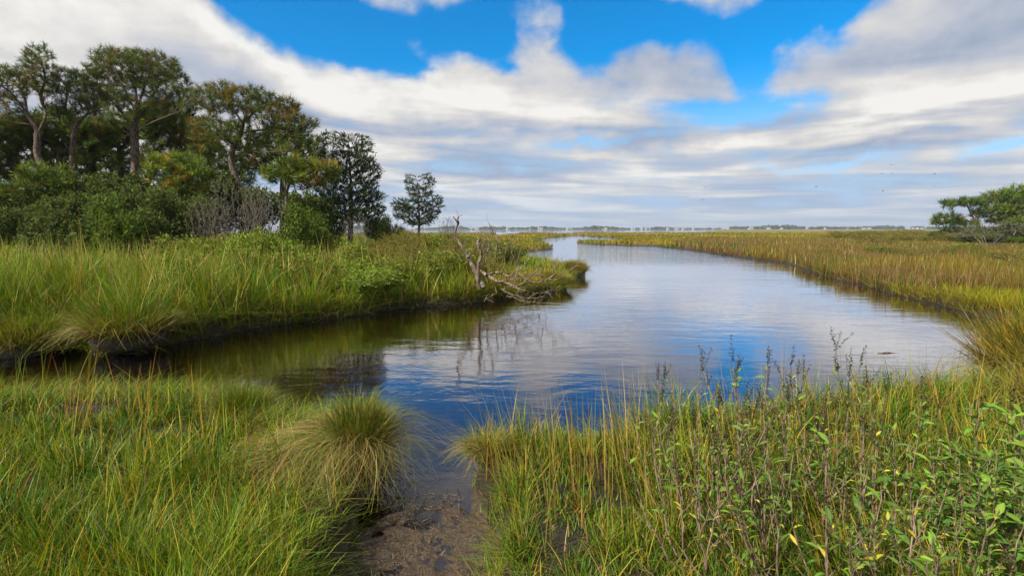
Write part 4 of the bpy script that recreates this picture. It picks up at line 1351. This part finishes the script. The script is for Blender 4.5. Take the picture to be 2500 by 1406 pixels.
        o.location = p; o.scale = (.42, .42, .42); o.rotation_euler = (0, random.uniform(-.3, .3), random.uniform(0, 6))
        o['label'] = "tiny dark bird flying in the clouds above the right hand marsh"


right_side()


# ------------------------------------------------------------------ dead wood on the point
def wood(name, label, cat, lines, mat, seed, twigs=0, Y0=13.2, group=None, sides=7, tw_len=(.15, .5)):
    """lines: [(px, py, dY, radius), ...] smooth polylines at real distances"""
    rng = np.random.default_rng(seed)
    Vs, Fs, off = [], [], 0
    alln = []
    for ln in lines:
        pts = np.array([P(a, b, Y0 + c) for a, b, c, r in ln]); rr = np.array([q[3] for q in ln])
        n = max(5, 5 * (len(ln) - 1))
        sp = spline(pts, n)
        sp[1:-1] += rng.normal(0, .006, (n - 2, 3))
        ri = .78 * np.interp(np.linspace(0, len(ln) - 1, n), np.arange(len(ln)), rr) * (1 + rng.normal(0, .07, n))
        sp = np.vstack([sp, sp[-1] + (sp[-1] - sp[-2]) * .12]); ri = np.append(ri, ri[-1] * .25)
        V, F4 = tubes(sp, [0] + list(range(len(sp) - 1)), ri, sides, .006)
        Vs.append(V); Fs.append(F4 + off); off += len(V)
        alln += [(sp[i], sp[min(i + 1, n)] - sp[i - 1], ri[i]) for i in range(1, n)]
    for _ in range(twigs):
        p, d, r = alln[rng.integers(len(alln))]
        if r > .03 and rng.random() < .6:
            continue
        d = d / (np.linalg.norm(d) + 1e-9) * .6 + rng.normal(0, .6, 3) + np.array([0, 0, .15])
        d /= np.linalg.norm(d); L = rng.uniform(*tw_len)
        q = [p, p + d * L * .5 + rng.normal(0, .03, 3), p + d * L + rng.normal(0, .06, 3)]
        sp = spline(q, 6)
        V, F4 = tubes(sp, [0] + list(range(5)), np.linspace(min(r * .6, .009), .0035, 6), 4, .006)
        Vs.append(V); Fs.append(F4 + off); off += len(V)
    V = np.concatenate(Vs)
    root = np.array([V[:, 0].mean(), V[:, 1].mean(), V[:, 2].min()])
    o = mesh_np(name, V - root, [np.concatenate(Fs)], mat, smooth=True)
    o.location = root
    return tag(o, label, cat, group)


def dead_wood():
    wood("dead_tree", "tall curved dead trunk with a forked broken top standing on the grassy point", "dead tree",
         [[(1180, 700, 0, .085), (1160, 660, 0, .080), (1143, 630, .05, .062), (1126, 600, .1, .050), (1113, 575, .1, .040), (1113, 558, .1, .034), (1119, 545, .1, .033), (1117, 535, .1, .026), (1120, 528, .1, .022)],
          [(1119, 547, .1, .024), (1112, 537, 0, .022), (1107, 529, 0, .019)],
          [(1140, 628, 0, .04), (1150, 618, -.1, .03), (1149, 612, -.15, .022), (1155, 620, -.2, .012)],
          [(1128, 632, .1, .018), (1120, 618, 0, .016), (1111, 609, -.1, .009)], [(1136, 634, 0, .014), (1124, 630, -.2, .009), (1115, 626, -.3, .006)]], M['dead'], 1, 6)
    wood("dead_tree", "thick short dead trunk with a hooked top beside the tall forked one", "dead tree",
         [[(1170, 705, -.3, .075), (1166, 672, -.3, .064), (1170, 640, -.3, .060), (1175, 620, -.3, .052), (1167, 600, -.3, .045), (1168, 588, -.3, .04), (1174, 584, -.3, .028)],
          [(1172, 612, -.3, .02), (1180, 596, -.4, .014), (1182, 582, -.4, .009), (1184, 571, -.4, .006)]], M['dead'], 2, 5)
    wood("dead_sapling", "thin crooked dead stem with side twigs behind the two upright trunks", "dead tree",
         [[(1186, 640, .6, .026), (1193, 600, .6, .022), (1201, 578, .6, .019), (1203, 566, .6, .017), (1199, 556, .6, .015), (1194, 546, .6, .010)],
          [(1201, 580, .6, .010), (1205, 568, .5, .007)], [(1199, 556, .6, .009), (1200, 550, .6, .006)], [(1193, 600, .6, .012), (1200, 598, .4, .008), (1215, 582, .3, .006)]], M['dead'], 3, 8)
    wood("dead_snag", "short weathered snag standing in the golden grass of the point", "dead tree", [[(1210, 640, 1.5, .03), (1213, 600, 1.5, .026), (1216, 575, 1.5, .02)], [(1214, 590, 1.5, .012), (1206, 582, 1.4, .007)]], M['dead'], 4, 3)
    wood("dead_snag", "leaning bleached snag pointing up over the golden grass of the point", "dead tree", [[(1232, 640, 1.0, .022), (1236, 606, 1.0, .02), (1246, 588, 1.0, .016), (1254, 571, 1.0, .010)], [(1237, 610, 1.0, .014), (1248, 598, .9, .009)],
                                                                                    [(1222, 620, 1.0, .014), (1228, 588, 1, .008)]], M['dead'], 5, 4)
    wood("driftwood_branch", "large bleached fallen limb with spreading bare branches lying over the point's bank", "driftwood",
         [[(1160, 655, .3, .05), (1189, 672, -.1, .060), (1205, 682, -.2, .058), (1218, 688, -.3, .052), (1240, 693, -.3, .048), (1257, 699, -.4, .042), (1272, 694, -.4, .034), (1284, 686, -.4, .028), (1298, 674, -.4, .024), (1310, 660, -.4, .019), (1319, 649, -.3, .015), (1326, 634, -.3, .008)],
          [(1189, 672, -.1, .038), (1203, 667, 0, .036), (1216, 665, -.1, .036), (1226, 668, -.1, .034), (1241, 674, -.2, .030), (1259, 674, -.3, .026), (1280, 670, -.4, .020), (1298, 669, -.5, .016), (1315, 672, -.5, .009)],
          [(1262, 674, -.3, .020), (1284, 681, -.4, .022), (1300, 688, -.5, .021), (1314, 690, -.5, .020), (1337, 681, -.6, .017), (1355, 668, -.7, .014), (1358, 655, -.7, .008)],
          [(1337, 681, -.6, .015), (1352, 683, -.7, .015), (1370, 678, -.7, .014), (1387, 665, -.8, .012), (1407, 648, -.8, .010), (1424, 637, -.8, .006)],
          [(1257, 690, -.4, .026), (1260, 672, -.4, .024), (1262, 655, -.4, .020), (1258, 640, -.4, .014), (1250, 620, -.4, .010), (1247, 606, -.4, .006)],
          [(1264, 662, -.4, .018), (1275, 652, -.4, .016), (1284, 644, -.5, .014), (1300, 626, -.5, .009), (1318, 600, -.5, .005)],
          [(1262, 650, -.4, .012), (1266, 628, -.3, .009), (1274, 597, -.3, .005)],
          [(1245, 698, -.5, .026), (1264, 704, -.7, .020), (1290, 711, -.9, .010)],
          [(1218, 688, -.2, .024), (1228, 686, -.5, .022), (1236, 683, -.6, .018), (1256, 681, -.7, .012), (1275, 672, -.8, .009)],
          [(1350, 668, -.7, .009), (1352, 648, -.7, .006), (1358, 640, -.7, .004)], [(1370, 678, -.7, .008), (1380, 655, -.8, .005)],
          [(1298, 674, -.4, .012), (1306, 672, -.6, .009), (1322, 668, -.6, .005)]], M['dead'], 6, 60)
    wood("driftwood_roots", "dark tangle of small broken branches dipping into the creek under the fallen limb", "driftwood",
         [[(1182, 736, -.6, .012), (1188, 728, -.6, .014), (1200, 722, -.6, .015), (1212, 715, -.5, .013), (1209, 700, -.4, .012)],
          [(1222, 704, -.4, .018), (1240, 715, -.7, .018), (1262, 722, -.9, .016), (1290, 728, -1.0, .014), (1325, 724, -1.0, .012), (1337, 706, -1.0, .007)],
          [(1262, 722, -.9, .012), (1285, 736, -1.0, .012), (1314, 738, -1.1, .010), (1322, 750, -1.15, .006)],
          [(1290, 728, -1.0, .010), (1310, 716, -1.0, .009), (1328, 714, -1.1, .007), (1345, 708, -1.1, .004)],
          [(1240, 715, -.7, .012), (1270, 734, -.9, .012), (1300, 730, -1, .006)], [(1312, 745, -1.1, .008), (1316, 738, -1.1, .012), (1318, 731, -1.1, .006)]], M['dead'], 7, 40, tw_len=(.1, .35))
    wood("floating_stick", "dark straight stick floating on the open water near the foreground shrubs", "stick", [[(2143, 860, 0, .010), (2180, 862, 0, .013), (2222, 868, 0, .006)]], M['dead'], 8, 0, W(2180, 862)[1])
    Yv = W(2382, 832)[1]
    wood("dead_twig", "forked black twig rising from the water beside the overhanging golden tussock", "twig", [[(2386, 836, 0, .016), (2383, 822, 0, .014), (2374, 808, 0, .010), (2362, 790, 0, .006)], [(2384, 826, 0, .010), (2372, 820, 0, .008), (2365, 806, 0, .005)],
                                                                                        [(2366, 826, 0, .008), (2358, 816, 0, .006), (2348, 798, 0, .004)]], M['dead'], 9, 3, Yv)
    Y2 = W(1080, 1215, .03)[1]
    wood("reed_litter", "broken brown reed stalks lying together at the water's edge of the mud", "reed stalks", [[(1032, 1204, 0, .004), (1070, 1206, 0, .006), (1125, 1208, 0, .003)], [(1060, 1214, -.03, .003), (1100, 1206, -.01, .006), (1130, 1220, -.06, .003)],
                                                                                          [(1095, 1233, -.08, .003), (1118, 1222, -.05, .006), (1132, 1215, -.04, .003)], [(1040, 1210, 0, .003), (1085, 1216, -.03, .005), (1122, 1216, -.04, .003)]], M['dead'], 10, 5, Y2, tw_len=(.03, .1))


dead_wood()


# ------------------------------------------------------------------ tussocks
def tussock(label, px, py, zc, n_up, r, h, seed, pal, thatch=0, th_az=0.0, th_spread=1.0, th_len=.4, lean=.25, wid=.004, curl=.25, group="tussocks at the water's edge", hang=0.0, mound=.16, az_bias=None, yy=None):
    rng = np.random.default_rng(seed)
    if yy is None:
        x0, y0 = W(px, py, zc)
    else:
        p = P(px, 700, yy); x0, y0 = p[0], p[1]
    z0 = max(0.0, float(ground_z(np.array(x0), np.array(y0)))) - .02
    root = empty("grass_tussock", (x0, y0, z0), label, "grass tussock", group)
    # peat mound under the blades
    import bmesh
    bm = bmesh.new(); bmesh.ops.create_icosphere(bm, subdivisions=3, radius=1)
    v = np.array([q.co[:] for q in bm.verts]); f = np.array([[q.index for q in fc.verts] for fc in bm.faces]); bm.free()
    mound_z = mound * .62
    nz = vnoise(v[:, 0] * 3 + seed, v[:, 1] * 3 + v[:, 2] * 2, .7, seed, 3)
    v = v * (0.8 + .4 * nz)[:, None] * np.array([r * .85, r * .85, mound_z])
    mesh_np("peat_mound", v, [f], M['ground'], parent=root, smooth=True)

    def surf(n, k=1.0):
        a = rng.uniform(0, 2 * pi, n); q = np.sqrt(rng.random(n)) * r * k
        return a, q, mound_z * np.sqrt(np.clip(1 - (q / (r * 1.1)) ** 2, 0, 1)) * .8
    a, q, z = surf(n_up)
    b = np.stack([np.sin(a) * q, np.cos(a) * q, z], -1)
    lump = vnoise(np.sin(a) * q / r + seed, np.cos(a) * q / r, .55, seed, 2)
    hh = h * (.45 + .5 * rng.random(n_up)) * (1 - .35 * (q / r) ** 2) * (.62 + .8 * lump)
    az = a + rng.normal(0, .7, n_up)
    if az_bias is not None:
        az = az_bias + rng.normal(0, .9, n_up)
    ln = np.abs(lean * (q / r) * 1.3 + rng.normal(0, .08, n_up)) + hang
    cu = pick(pal, n_up, rng)
    outer = rng.random(n_up) < .08 + .32 * (q / r) ** 2
    cu[outer] = pick(np.array([[.26, .20, .05], [.20, .18, .03], [.17, .12, .04], [.30, .24, .08]]), int(outer.sum()), rng)
    ln = ln + np.where(outer, np.abs(rng.normal(.15, .3, n_up)), 0)
    V, F4, C = blade_mesh(b, hh, wid * rng.uniform(.7, 1.4, n_up), az, ln, rng.gamma(1.4, curl / 1.4, n_up), cu, 4, rng)
    mesh_np("upright_blades", V, [F4], M['grass'], C, parent=root)
    if thatch:
        a, q, z = surf(thatch, 1.05)
        b = np.stack([np.sin(a) * q, np.cos(a) * q, z + .03], -1)
        az = np.where(rng.random(thatch) < .42, a, th_az + rng.normal(0, th_spread, thatch))
        L = th_len * (.25 + .95 * rng.random(thatch))
        # drooping arcs built explicitly: up a little, over, and down to the ground or water
        seg = 6
        t = np.linspace(0, 1, seg + 1)
        rise = rng.uniform(.12, .40, thatch); drop = rng.uniform(.35, .9, thatch)
        cols = pick(np.array([[.30, .22, .07], [.22, .15, .04], [.20, .20, .03], [.36, .27, .10], [.15, .10, .03], [.13, .17, .02], [.10, .15, .02]]), thatch, rng)
        VV = np.zeros((thatch, seg + 1, 2, 3)); CC = np.zeros((thatch, seg + 1, 2, 3))
        ph = az + pi / 2 + rng.normal(0, .6, thatch)
        tw = rng.normal(0, .45, thatch)
        w = wid * rng.uniform(.6, 1.1, thatch)
        for k, tt in enumerate(t):
            off = L * (tt ** .9); aa = az + tw * tt
            zz = b[:, 2] + L * (rise * np.sin(np.minimum(tt * 1.6, 1.0) * pi / 2) * (1 - tt * .3) - drop * tt ** 2.2 * .55)
            zz = np.maximum(zz, -.0 + rng.random(thatch) * .02)
            cx = b[:, 0] + np.sin(aa) * off; cy = b[:, 1] + np.cos(aa) * off
            ww = w * (1 - .85 * tt) * .5
            VV[:, k, 0] = np.stack([cx - np.sin(ph) * ww, cy - np.cos(ph) * ww, zz], -1)
            VV[:, k, 1] = np.stack([cx + np.sin(ph) * ww, cy + np.cos(ph) * ww, zz + ww * .5], -1)
            CC[:, k] = cols[:, None]
        s = (seg + 1) * 2
        bb = np.arange(thatch)[:, None] * s
        F4 = np.concatenate([np.stack([bb + 2 * k, bb + 2 * k + 1, bb + 2 * k + 3, bb + 2 * k + 2], -1).reshape(-1, 4) for k in range(seg)])
        mesh_np("drooping_thatch", VV.reshape(-1, 3), [F4], M['grass'], CC.reshape(-1, 3), parent=root)
    return root


def tussocks():
    GR = np.array([[.10, .19, .014], [.07, .15, .012], [.15, .21, .016], [.22, .21, .03]])
    MX = np.array([[.10, .16, .016], [.20, .20, .03], [.28, .22, .05], [.08, .14, .014], [.16, .17, .02]])
    GO = np.array([[.22, .20, .02], [.34, .24, .03], [.15, .18, .016], [.40, .24, .03], [.11, .12, .02]])
    GD = np.array([[.30, .23, .025], [.38, .26, .03], [.22, .22, .02], [.42, .24, .03], [.20, .15, .02]])
    tussock("large shaggy tussock with straw coloured thatch beside the muddy landing", 878, 1155, .12, 2400, .18, .47, 1, MX * .85, 3400, -pi / 2 - .1, .8, .60, lean=.12, wid=.0055, mound=.24)
    tussock("flattened straw coloured tussock trailing towards the large shaggy one", 740, 1150, .2, 600, .20, .20, 2, MX, 3400, -pi / 2 - .3, .9, .46, lean=.5, wid=.0055, mound=.12)
    tussock("soft rounded bright green tussock at the near edge of the creek arm", 690, 1050, .15, 3000, .20, .46, 3, GR * .9, 300, 0, 3, .3, lean=.28, wid=.0062, mound=.12)
    tussock("smaller green tussock joined to the rounded one on its outer side", 605, 1045, .15, 1900, .17, .42, 4, GR * .9, 200, 0, 3, .3, lean=.30, wid=.0062, mound=.12)
    tussock("small wet tuft with thin splayed stems at the corner of the mud", 1185, 1195, .02, 520, .09, .34, 5, MX, 500, -pi / 2, 1.4, .26, lean=.6, wid=.005, mound=.09)
    tussock("bent reedy tuft leaning over the water next to the small wet one", 1290, 1150, .05, 900, .15, .42, 6, MX, 1100, -pi / 2 + .6, 1.2, .34, lean=.5, wid=.005, mound=.09)
    g2 = "tussocks along the far side of the creek arm"
    tussock("broad grassy tussock at the outer end of the far bank", 60, 850, .05, 3200, .62, .62, 7, np.vstack([GR, MX]) * 1.1, 350, pi, 1.3, .55, lean=.45, wid=.013, group=g2, mound=.34)
    tussock("rounded tussock with long brown thatch trailing into the water", 320, 850, .05, 3600, .58, .52, 8, np.vstack([GR, MX]) * 1.1, 420, -pi / 2 - .9, .8, .65, lean=.50, wid=.013, group=g2, mound=.36)
    tussock("dense grass hummock at the very tip of the point above the open water", 1402, 672, .05, 3000, .42, .52, 9, np.vstack([GD, MX]), 700, 0, 3, .45, lean=.4, wid=.012, group=g2, mound=.36)
    tussock("golden green hummock on the corner of the point below the fallen limb's tips", 1350, 700, .05, 3600, .55, .45, 10, np.vstack([GD, GR]), 700, 0, 3, .45, lean=.4, wid=.011, group=g2, mound=.34)
    tussock("grass hummock under the fallen limb on the shaded bank", 1290, 712, .05, 2400, .5, .35, 16, np.vstack([GD, GR]), 600, 0, 3, .45, lean=.4, wid=.011, group=g2, mound=.3)
    g3 = "golden tussocks overhanging the creek bend"
    tussock("tall golden tussock overhanging the water at the creek bend", 2530, 930, .05, 1500, .30, .88, 11, GO, 350, -pi / 2, .8, .65, lean=.3, wid=.012, group=g3, mound=.3, curl=.2, az_bias=-1.2, yy=5.3)
    tussock("tall golden tussock just beyond the overhanging one", 2590, 860, .05, 1500, .42, .78, 12, GO, 300, -pi / 2, .8, .6, lean=.3, wid=.013, group=g3, mound=.3, curl=.2, az_bias=-1.1, yy=6.6)
    tussock("golden tussock nearest the viewer at the creek bend", 2680, 1000, .05, 1500, .34, .75, 13, GO, 300, -pi / 2, .8, .6, lean=.3, wid=.010, group=g3, mound=.25, curl=.2, az_bias=-1.0, yy=4.2)


tussocks()


# ------------------------------------------------------------------ leafy shrubs of the near right bank
def lance_leaves(pos, dirs, L, wd, cols, rng, droop=.35):
    m = len(pos)
    d = dirs / (np.linalg.norm(dirs, axis=1)[:, None] + 1e-9)
    side = np.cross(d, np.array([0, 0, 1.0]) + rng.normal(0, .35, (m, 3))); side /= np.linalg.norm(side, axis=1)[:, None] + 1e-9
    up = np.cross(side, d)
    t = np.array([0, .12, .35, .6, .82, 1.0]); pw = np.array([.10, .35, 1.0, .88, .45, .02])
    V = np.zeros((m, 6, 3, 3)); C = np.zeros((m, 6, 3, 3))
    dr = droop * rng.uniform(.2, 1.5, (m, 1))
    for k in range(6):
        c = pos + d * (L * t[k])[:, None] - np.array([0, 0, 1.0]) * (L * t[k] ** 2)[:, None] * dr
        w = (wd * pw[k] / 2)[:, None]
        V[:, k, 0] = c - side * w + up * w * .45; V[:, k, 1] = c; V[:, k, 2] = c + side * w + up * w * .45
        C[:, k, 0] = cols; C[:, k, 1] = cols * 1.25 + .01; C[:, k, 2] = cols
    b = np.arange(m)[:, None] * 18
    Fs = []
    for k in range(5):
        for j in range(2):
            a = 3 * k + j
            Fs.append(np.stack([b + a, b + a + 1, b + a + 4, b + a + 3], -1).reshape(-1, 4))
    return V.reshape(-1, 3), np.concatenate(Fs), np.clip(C.reshape(-1, 3), .004, .8)


LG = np.array([[.075, .17, .016], [.11, .22, .020], [.05, .12, .014], [.17, .27, .03], [.10, .16, .035]])
LY = np.array([[.42, .40, .03], [.50, .42, .04], [.34, .34, .04]])


def leafy_plant(label, px, Y, top, seed, stems=6, lean=(-.15, 0.0), leaf=.062, lw=.24, spread=.24, seeds=.6, density=1.0, yellow=.10, name="marsh_shrub"):
    rng = np.random.default_rng(seed)
    p = P(px, 900, Y)
    x0, y0 = p[0], p[1]
    z0 = max(0.02, float(ground_z(np.array(x0), np.array(y0))) - .02)
    H = max(.18, CAMZ - (top - HORIZON) / F * Y - z0)
    root = empty(name, (x0, y0, z0), label, "shrub", "leafy shrubs of the near bank")
    SV, SF, so = [], [], 0
    LP, LD, LL = [], [], []
    BP = []

    def tube(pts, r0, r1, sides=5):
        nonlocal so
        n = len(pts)
        V, F4 = tubes(np.array(pts), [0] + list(range(n - 1)), np.linspace(r0, r1, n), sides, .0)
        SV.append(V); SF.append(F4 + so); so += len(V)

    def leaves(pts, f0, f1, gap, size):
        seglen = np.linalg.norm(np.diff(pts, axis=0), axis=1).sum()
        n = max(1, int(seglen * (f1 - f0) / gap * density * .8))
        a = rng.uniform(0, 2 * pi)
        for k in range(n):
            u = (f0 + (f1 - f0) * (k + rng.random() * .4) / n) * (len(pts) - 1)
            i = min(int(u), len(pts) - 2)
            q = pts[i] + (pts[i + 1] - pts[i]) * (u - i); dd = pts[i + 1] - pts[i]; dd = dd / np.linalg.norm(dd)
            a += pi / 2 + rng.normal(0, .3)
            for s in (0, pi):
                if rng.random() < .12:
                    continue
                o = np.array([cos(a + s), sin(a + s), 0])
                LP.append(q); LD.append(dd * rng.uniform(.3, .8) + o * .8 + np.array([0, 0, rng.uniform(-.1, .35)]))
                LL.append(size * rng.uniform(.55, 1.2))
    for s in range(stems):
        a = rng.uniform(0, 2 * pi)
        ht = H * (1.0 if s == 0 else rng.uniform(.6, .98))
        ox, oy = cos(a) * spread * rng.uniform(.3, 1) + lean[0], sin(a) * spread * rng.uniform(.3, 1) * .8 + lean[1]
        if s == 0:
            ox, oy = lean
        sag = rng.uniform(.0, .12)
        pts = spline([(0, 0, 0), (ox * .45 + rng.normal(0, .02), oy * .45, ht * (.24 - sag)), (ox * .85 + rng.normal(0, .02), oy * .85, ht * .6), (ox + rng.normal(0, .02), oy, ht)], 13)
        pts[1:-1] += rng.normal(0, .004, (11, 3))
        tube(pts, rng.uniform(.0035, .0075), .0018)
        leaves(pts, .50, .98, .034, leaf * 1.35)
        if rng.random() < seeds:
            BP.append((pts[-3:], .10))
        nb = rng.integers(2, 5)
        for b in range(nb):
            i = rng.integers(5, 11)
            dd = pts[i + 1] - pts[i]; dd /= np.linalg.norm(dd)
            o = rng.normal(0, 1, 3); o[2] = abs(o[2]) * .4
            o /= np.linalg.norm(o)
            Lb = ht * rng.uniform(.13, .30)
            e = pts[i] + (dd * .8 + o * .55) * Lb
            e[2] = min(e[2], H)
            bp = spline([pts[i], pts[i] * .5 + e * .5 + np.array([0, 0, -.012]), e], 7)
            tube(bp, .0022, .0011, 4)
            leaves(bp, .25, 1.0, .032, leaf * .95)
            if rng.random() < seeds * .7:
                BP.append((bp[-3:], .06))
    mesh_np("stems", np.concatenate(SV), [np.concatenate(SF)], M['twig'], parent=root, smooth=True)
    LP, LD, LL = np.array(LP), np.array(LD), np.array(LL)
    c = pick(LG, len(LP), rng, .15) * (1 + .15 * (LP[:, 2:3] / H > .8))
    yl = rng.random(len(LP)) < yellow * .55 * np.where(LP[:, 2] < H * .6, 1.8, .7)
    c[yl] = pick(LY, int(yl.sum()), rng); LL[yl] *= .8
    V, F4, C = lance_leaves(LP, LD, LL, LL * lw * rng.uniform(.8, 1.2, len(LL)), c, rng)
    mesh_np("leaves", V, [F4], M['broad'], C, parent=root, smooth=True)
    for pts, L in BP:
        pos = []
        d = pts[-1] - pts[0]; d /= np.linalg.norm(d)
        d = d * .7 + np.array([0, 0, .5]); d /= np.linalg.norm(d)
        for k in range(4):
            dd = d + rng.normal(0, .17, 3); dd /= np.linalg.norm(dd)
            L2 = L * rng.uniform(.5, 1.4)
            for q in np.linspace(0, L2, max(4, int(L2 / .006))):
                pos.append(pts[-1] + dd * q + rng.normal(0, .0025, 3))
        pos = np.repeat(np.array(pos), 2, axis=0); dr = rng.normal(0, 1, pos.shape)
        cc = pick(np.array([[.05, .035, .025], [.07, .06, .02], [.10, .10, .025], [.09, .05, .035]]), len(pos), rng)
        V, F4, C = leaf_cards(pos, dr / np.linalg.norm(dr, axis=1)[:, None], cc, rng, .008, .006, .3)
        mesh_np("seed_head", V, [F4], M['leaf'], C, parent=root)
    return root


def near_shrubs():
    for i, (lab, px, Y, top, kw) in enumerate([
        ("spindly shrub nearest the mud with dark seed spikes over the water", 1660, 2.75, 940, dict(lean=(-.12, .05), stems=5, leaf=.042)),
        ("shrub with a tight yellow green top second along the near bank", 1760, 2.6, 912, dict(lean=(-.13, .0), stems=6, leaf=.045)),
        ("open shrub with one tall dark seed spike over the blue water", 1860, 2.6, 885, dict(lean=(-.15, .0), stems=5, seeds=.9, leaf=.045)),
        ("leafy shrub with two upright dark tipped shoots", 1940, 2.5, 893, dict(lean=(-.12, .0), stems=6, seeds=.9, leaf=.045)),
        ("tallest seed spiked shrub of the near bank", 2080, 2.45, 858, dict(lean=(-.13, .0), stems=7, seeds=1.0, leaf=.045)),
        ("shrub with brown seed tops just beyond the tallest spiked one", 2160, 2.6, 915, dict(lean=(-.1, .05), stems=6, seeds=.9, leaf=.045)),
        ("rounded shrub with a dense dark leafy top between the spiked and the broad leaved ones", 2280, 2.2, 985, dict(lean=(-.06, .0), stems=7, leaf=.06, density=1.2)),
        ("broad leaved bright green shrub at the outer end of the near bank", 2420, 2.1, 985, dict(lean=(-.03, .0), stems=9, leaf=.070, lw=.27, density=1.3, seeds=.1)),
        ("bright green shrub crowding the outermost corner of the near bank", 2520, 2.0, 1010, dict(lean=(-.03, .0), stems=9, leaf=.070, lw=.27, density=1.3, seeds=.1)),
        ("lush green shrub in front of the broad leaved one", 2480, 1.75, 1120, dict(lean=(-.03, .0), stems=8, leaf=.062, lw=.27, density=1.2, seeds=.1, yellow=.16)),
        ("half bare shrub with arching brown stems in front of the tallest spiked one", 2120, 1.95, 1075, dict(lean=(-.14, .0), stems=8, leaf=.06, density=.8, yellow=.2, seeds=.2)),
        ("sparse shrub with long slanting bare stems near the middle of the near bank", 1990, 2.1, 1060, dict(lean=(-.28, .05), stems=8, leaf=.055, density=.6, yellow=.25, seeds=.2)),
        ("low shrub with yellowing leaves on slanting stems above the dark grass", 1760, 2.2, 1105, dict(lean=(-.22, .05), stems=6, leaf=.055, density=.6, yellow=.35, seeds=.2)),
        ("low plant with curled yellow leaves among the bare stems at the bottom", 2260, 1.62, 1255, dict(lean=(-.05, .0), stems=4, leaf=.06, density=.8, yellow=.6, seeds=0)),
        ("low leafy plant below the lush green shrub", 2400, 1.55, 1240, dict(lean=(-.03, .0), stems=6, leaf=.055, density=1.0, yellow=.25, seeds=0)),
        ("small shrub with scattered leaves behind the yellow leaved low one", 1870, 2.4, 1040, dict(lean=(-.1, .0), stems=6, leaf=.06, density=.8, yellow=.2, seeds=.3))]):
        leafy_plant(lab, px, Y, top, 100 + i, **kw)


near_shrubs()


# ------------------------------------------------------------------ air
def haze():
    m = bpy.data.materials.new("air"); m.use_nodes = True
    t = NT(m.node_tree)
    v = t.n('ShaderNodeVolumePrincipled', {'Color': (0.80, 0.88, 1.0, 1), 'Density': 0.00020, 'Anisotropy': 0.2})
    t.n('ShaderNodeOutputMaterial', {'Volume': v.outputs[0]})
    x0, x1, y0, y1, z0, z1 = -5200, 5200, -800, 4700, -2.6, 60
    V = [(x0, y0, z0), (x1, y0, z0), (x1, y1, z0), (x0, y1, z0), (x0, y0, z1), (x1, y0, z1), (x1, y1, z1), (x0, y1, z1)]
    f = np.array([[0, 3, 2, 1], [4, 5, 6, 7], [0, 1, 5, 4], [1, 2, 6, 5], [2, 3, 7, 6], [3, 0, 4, 7]])
    o = mesh_np("haze", V, [f], m)
    tag(o, kind='stuff')


haze()
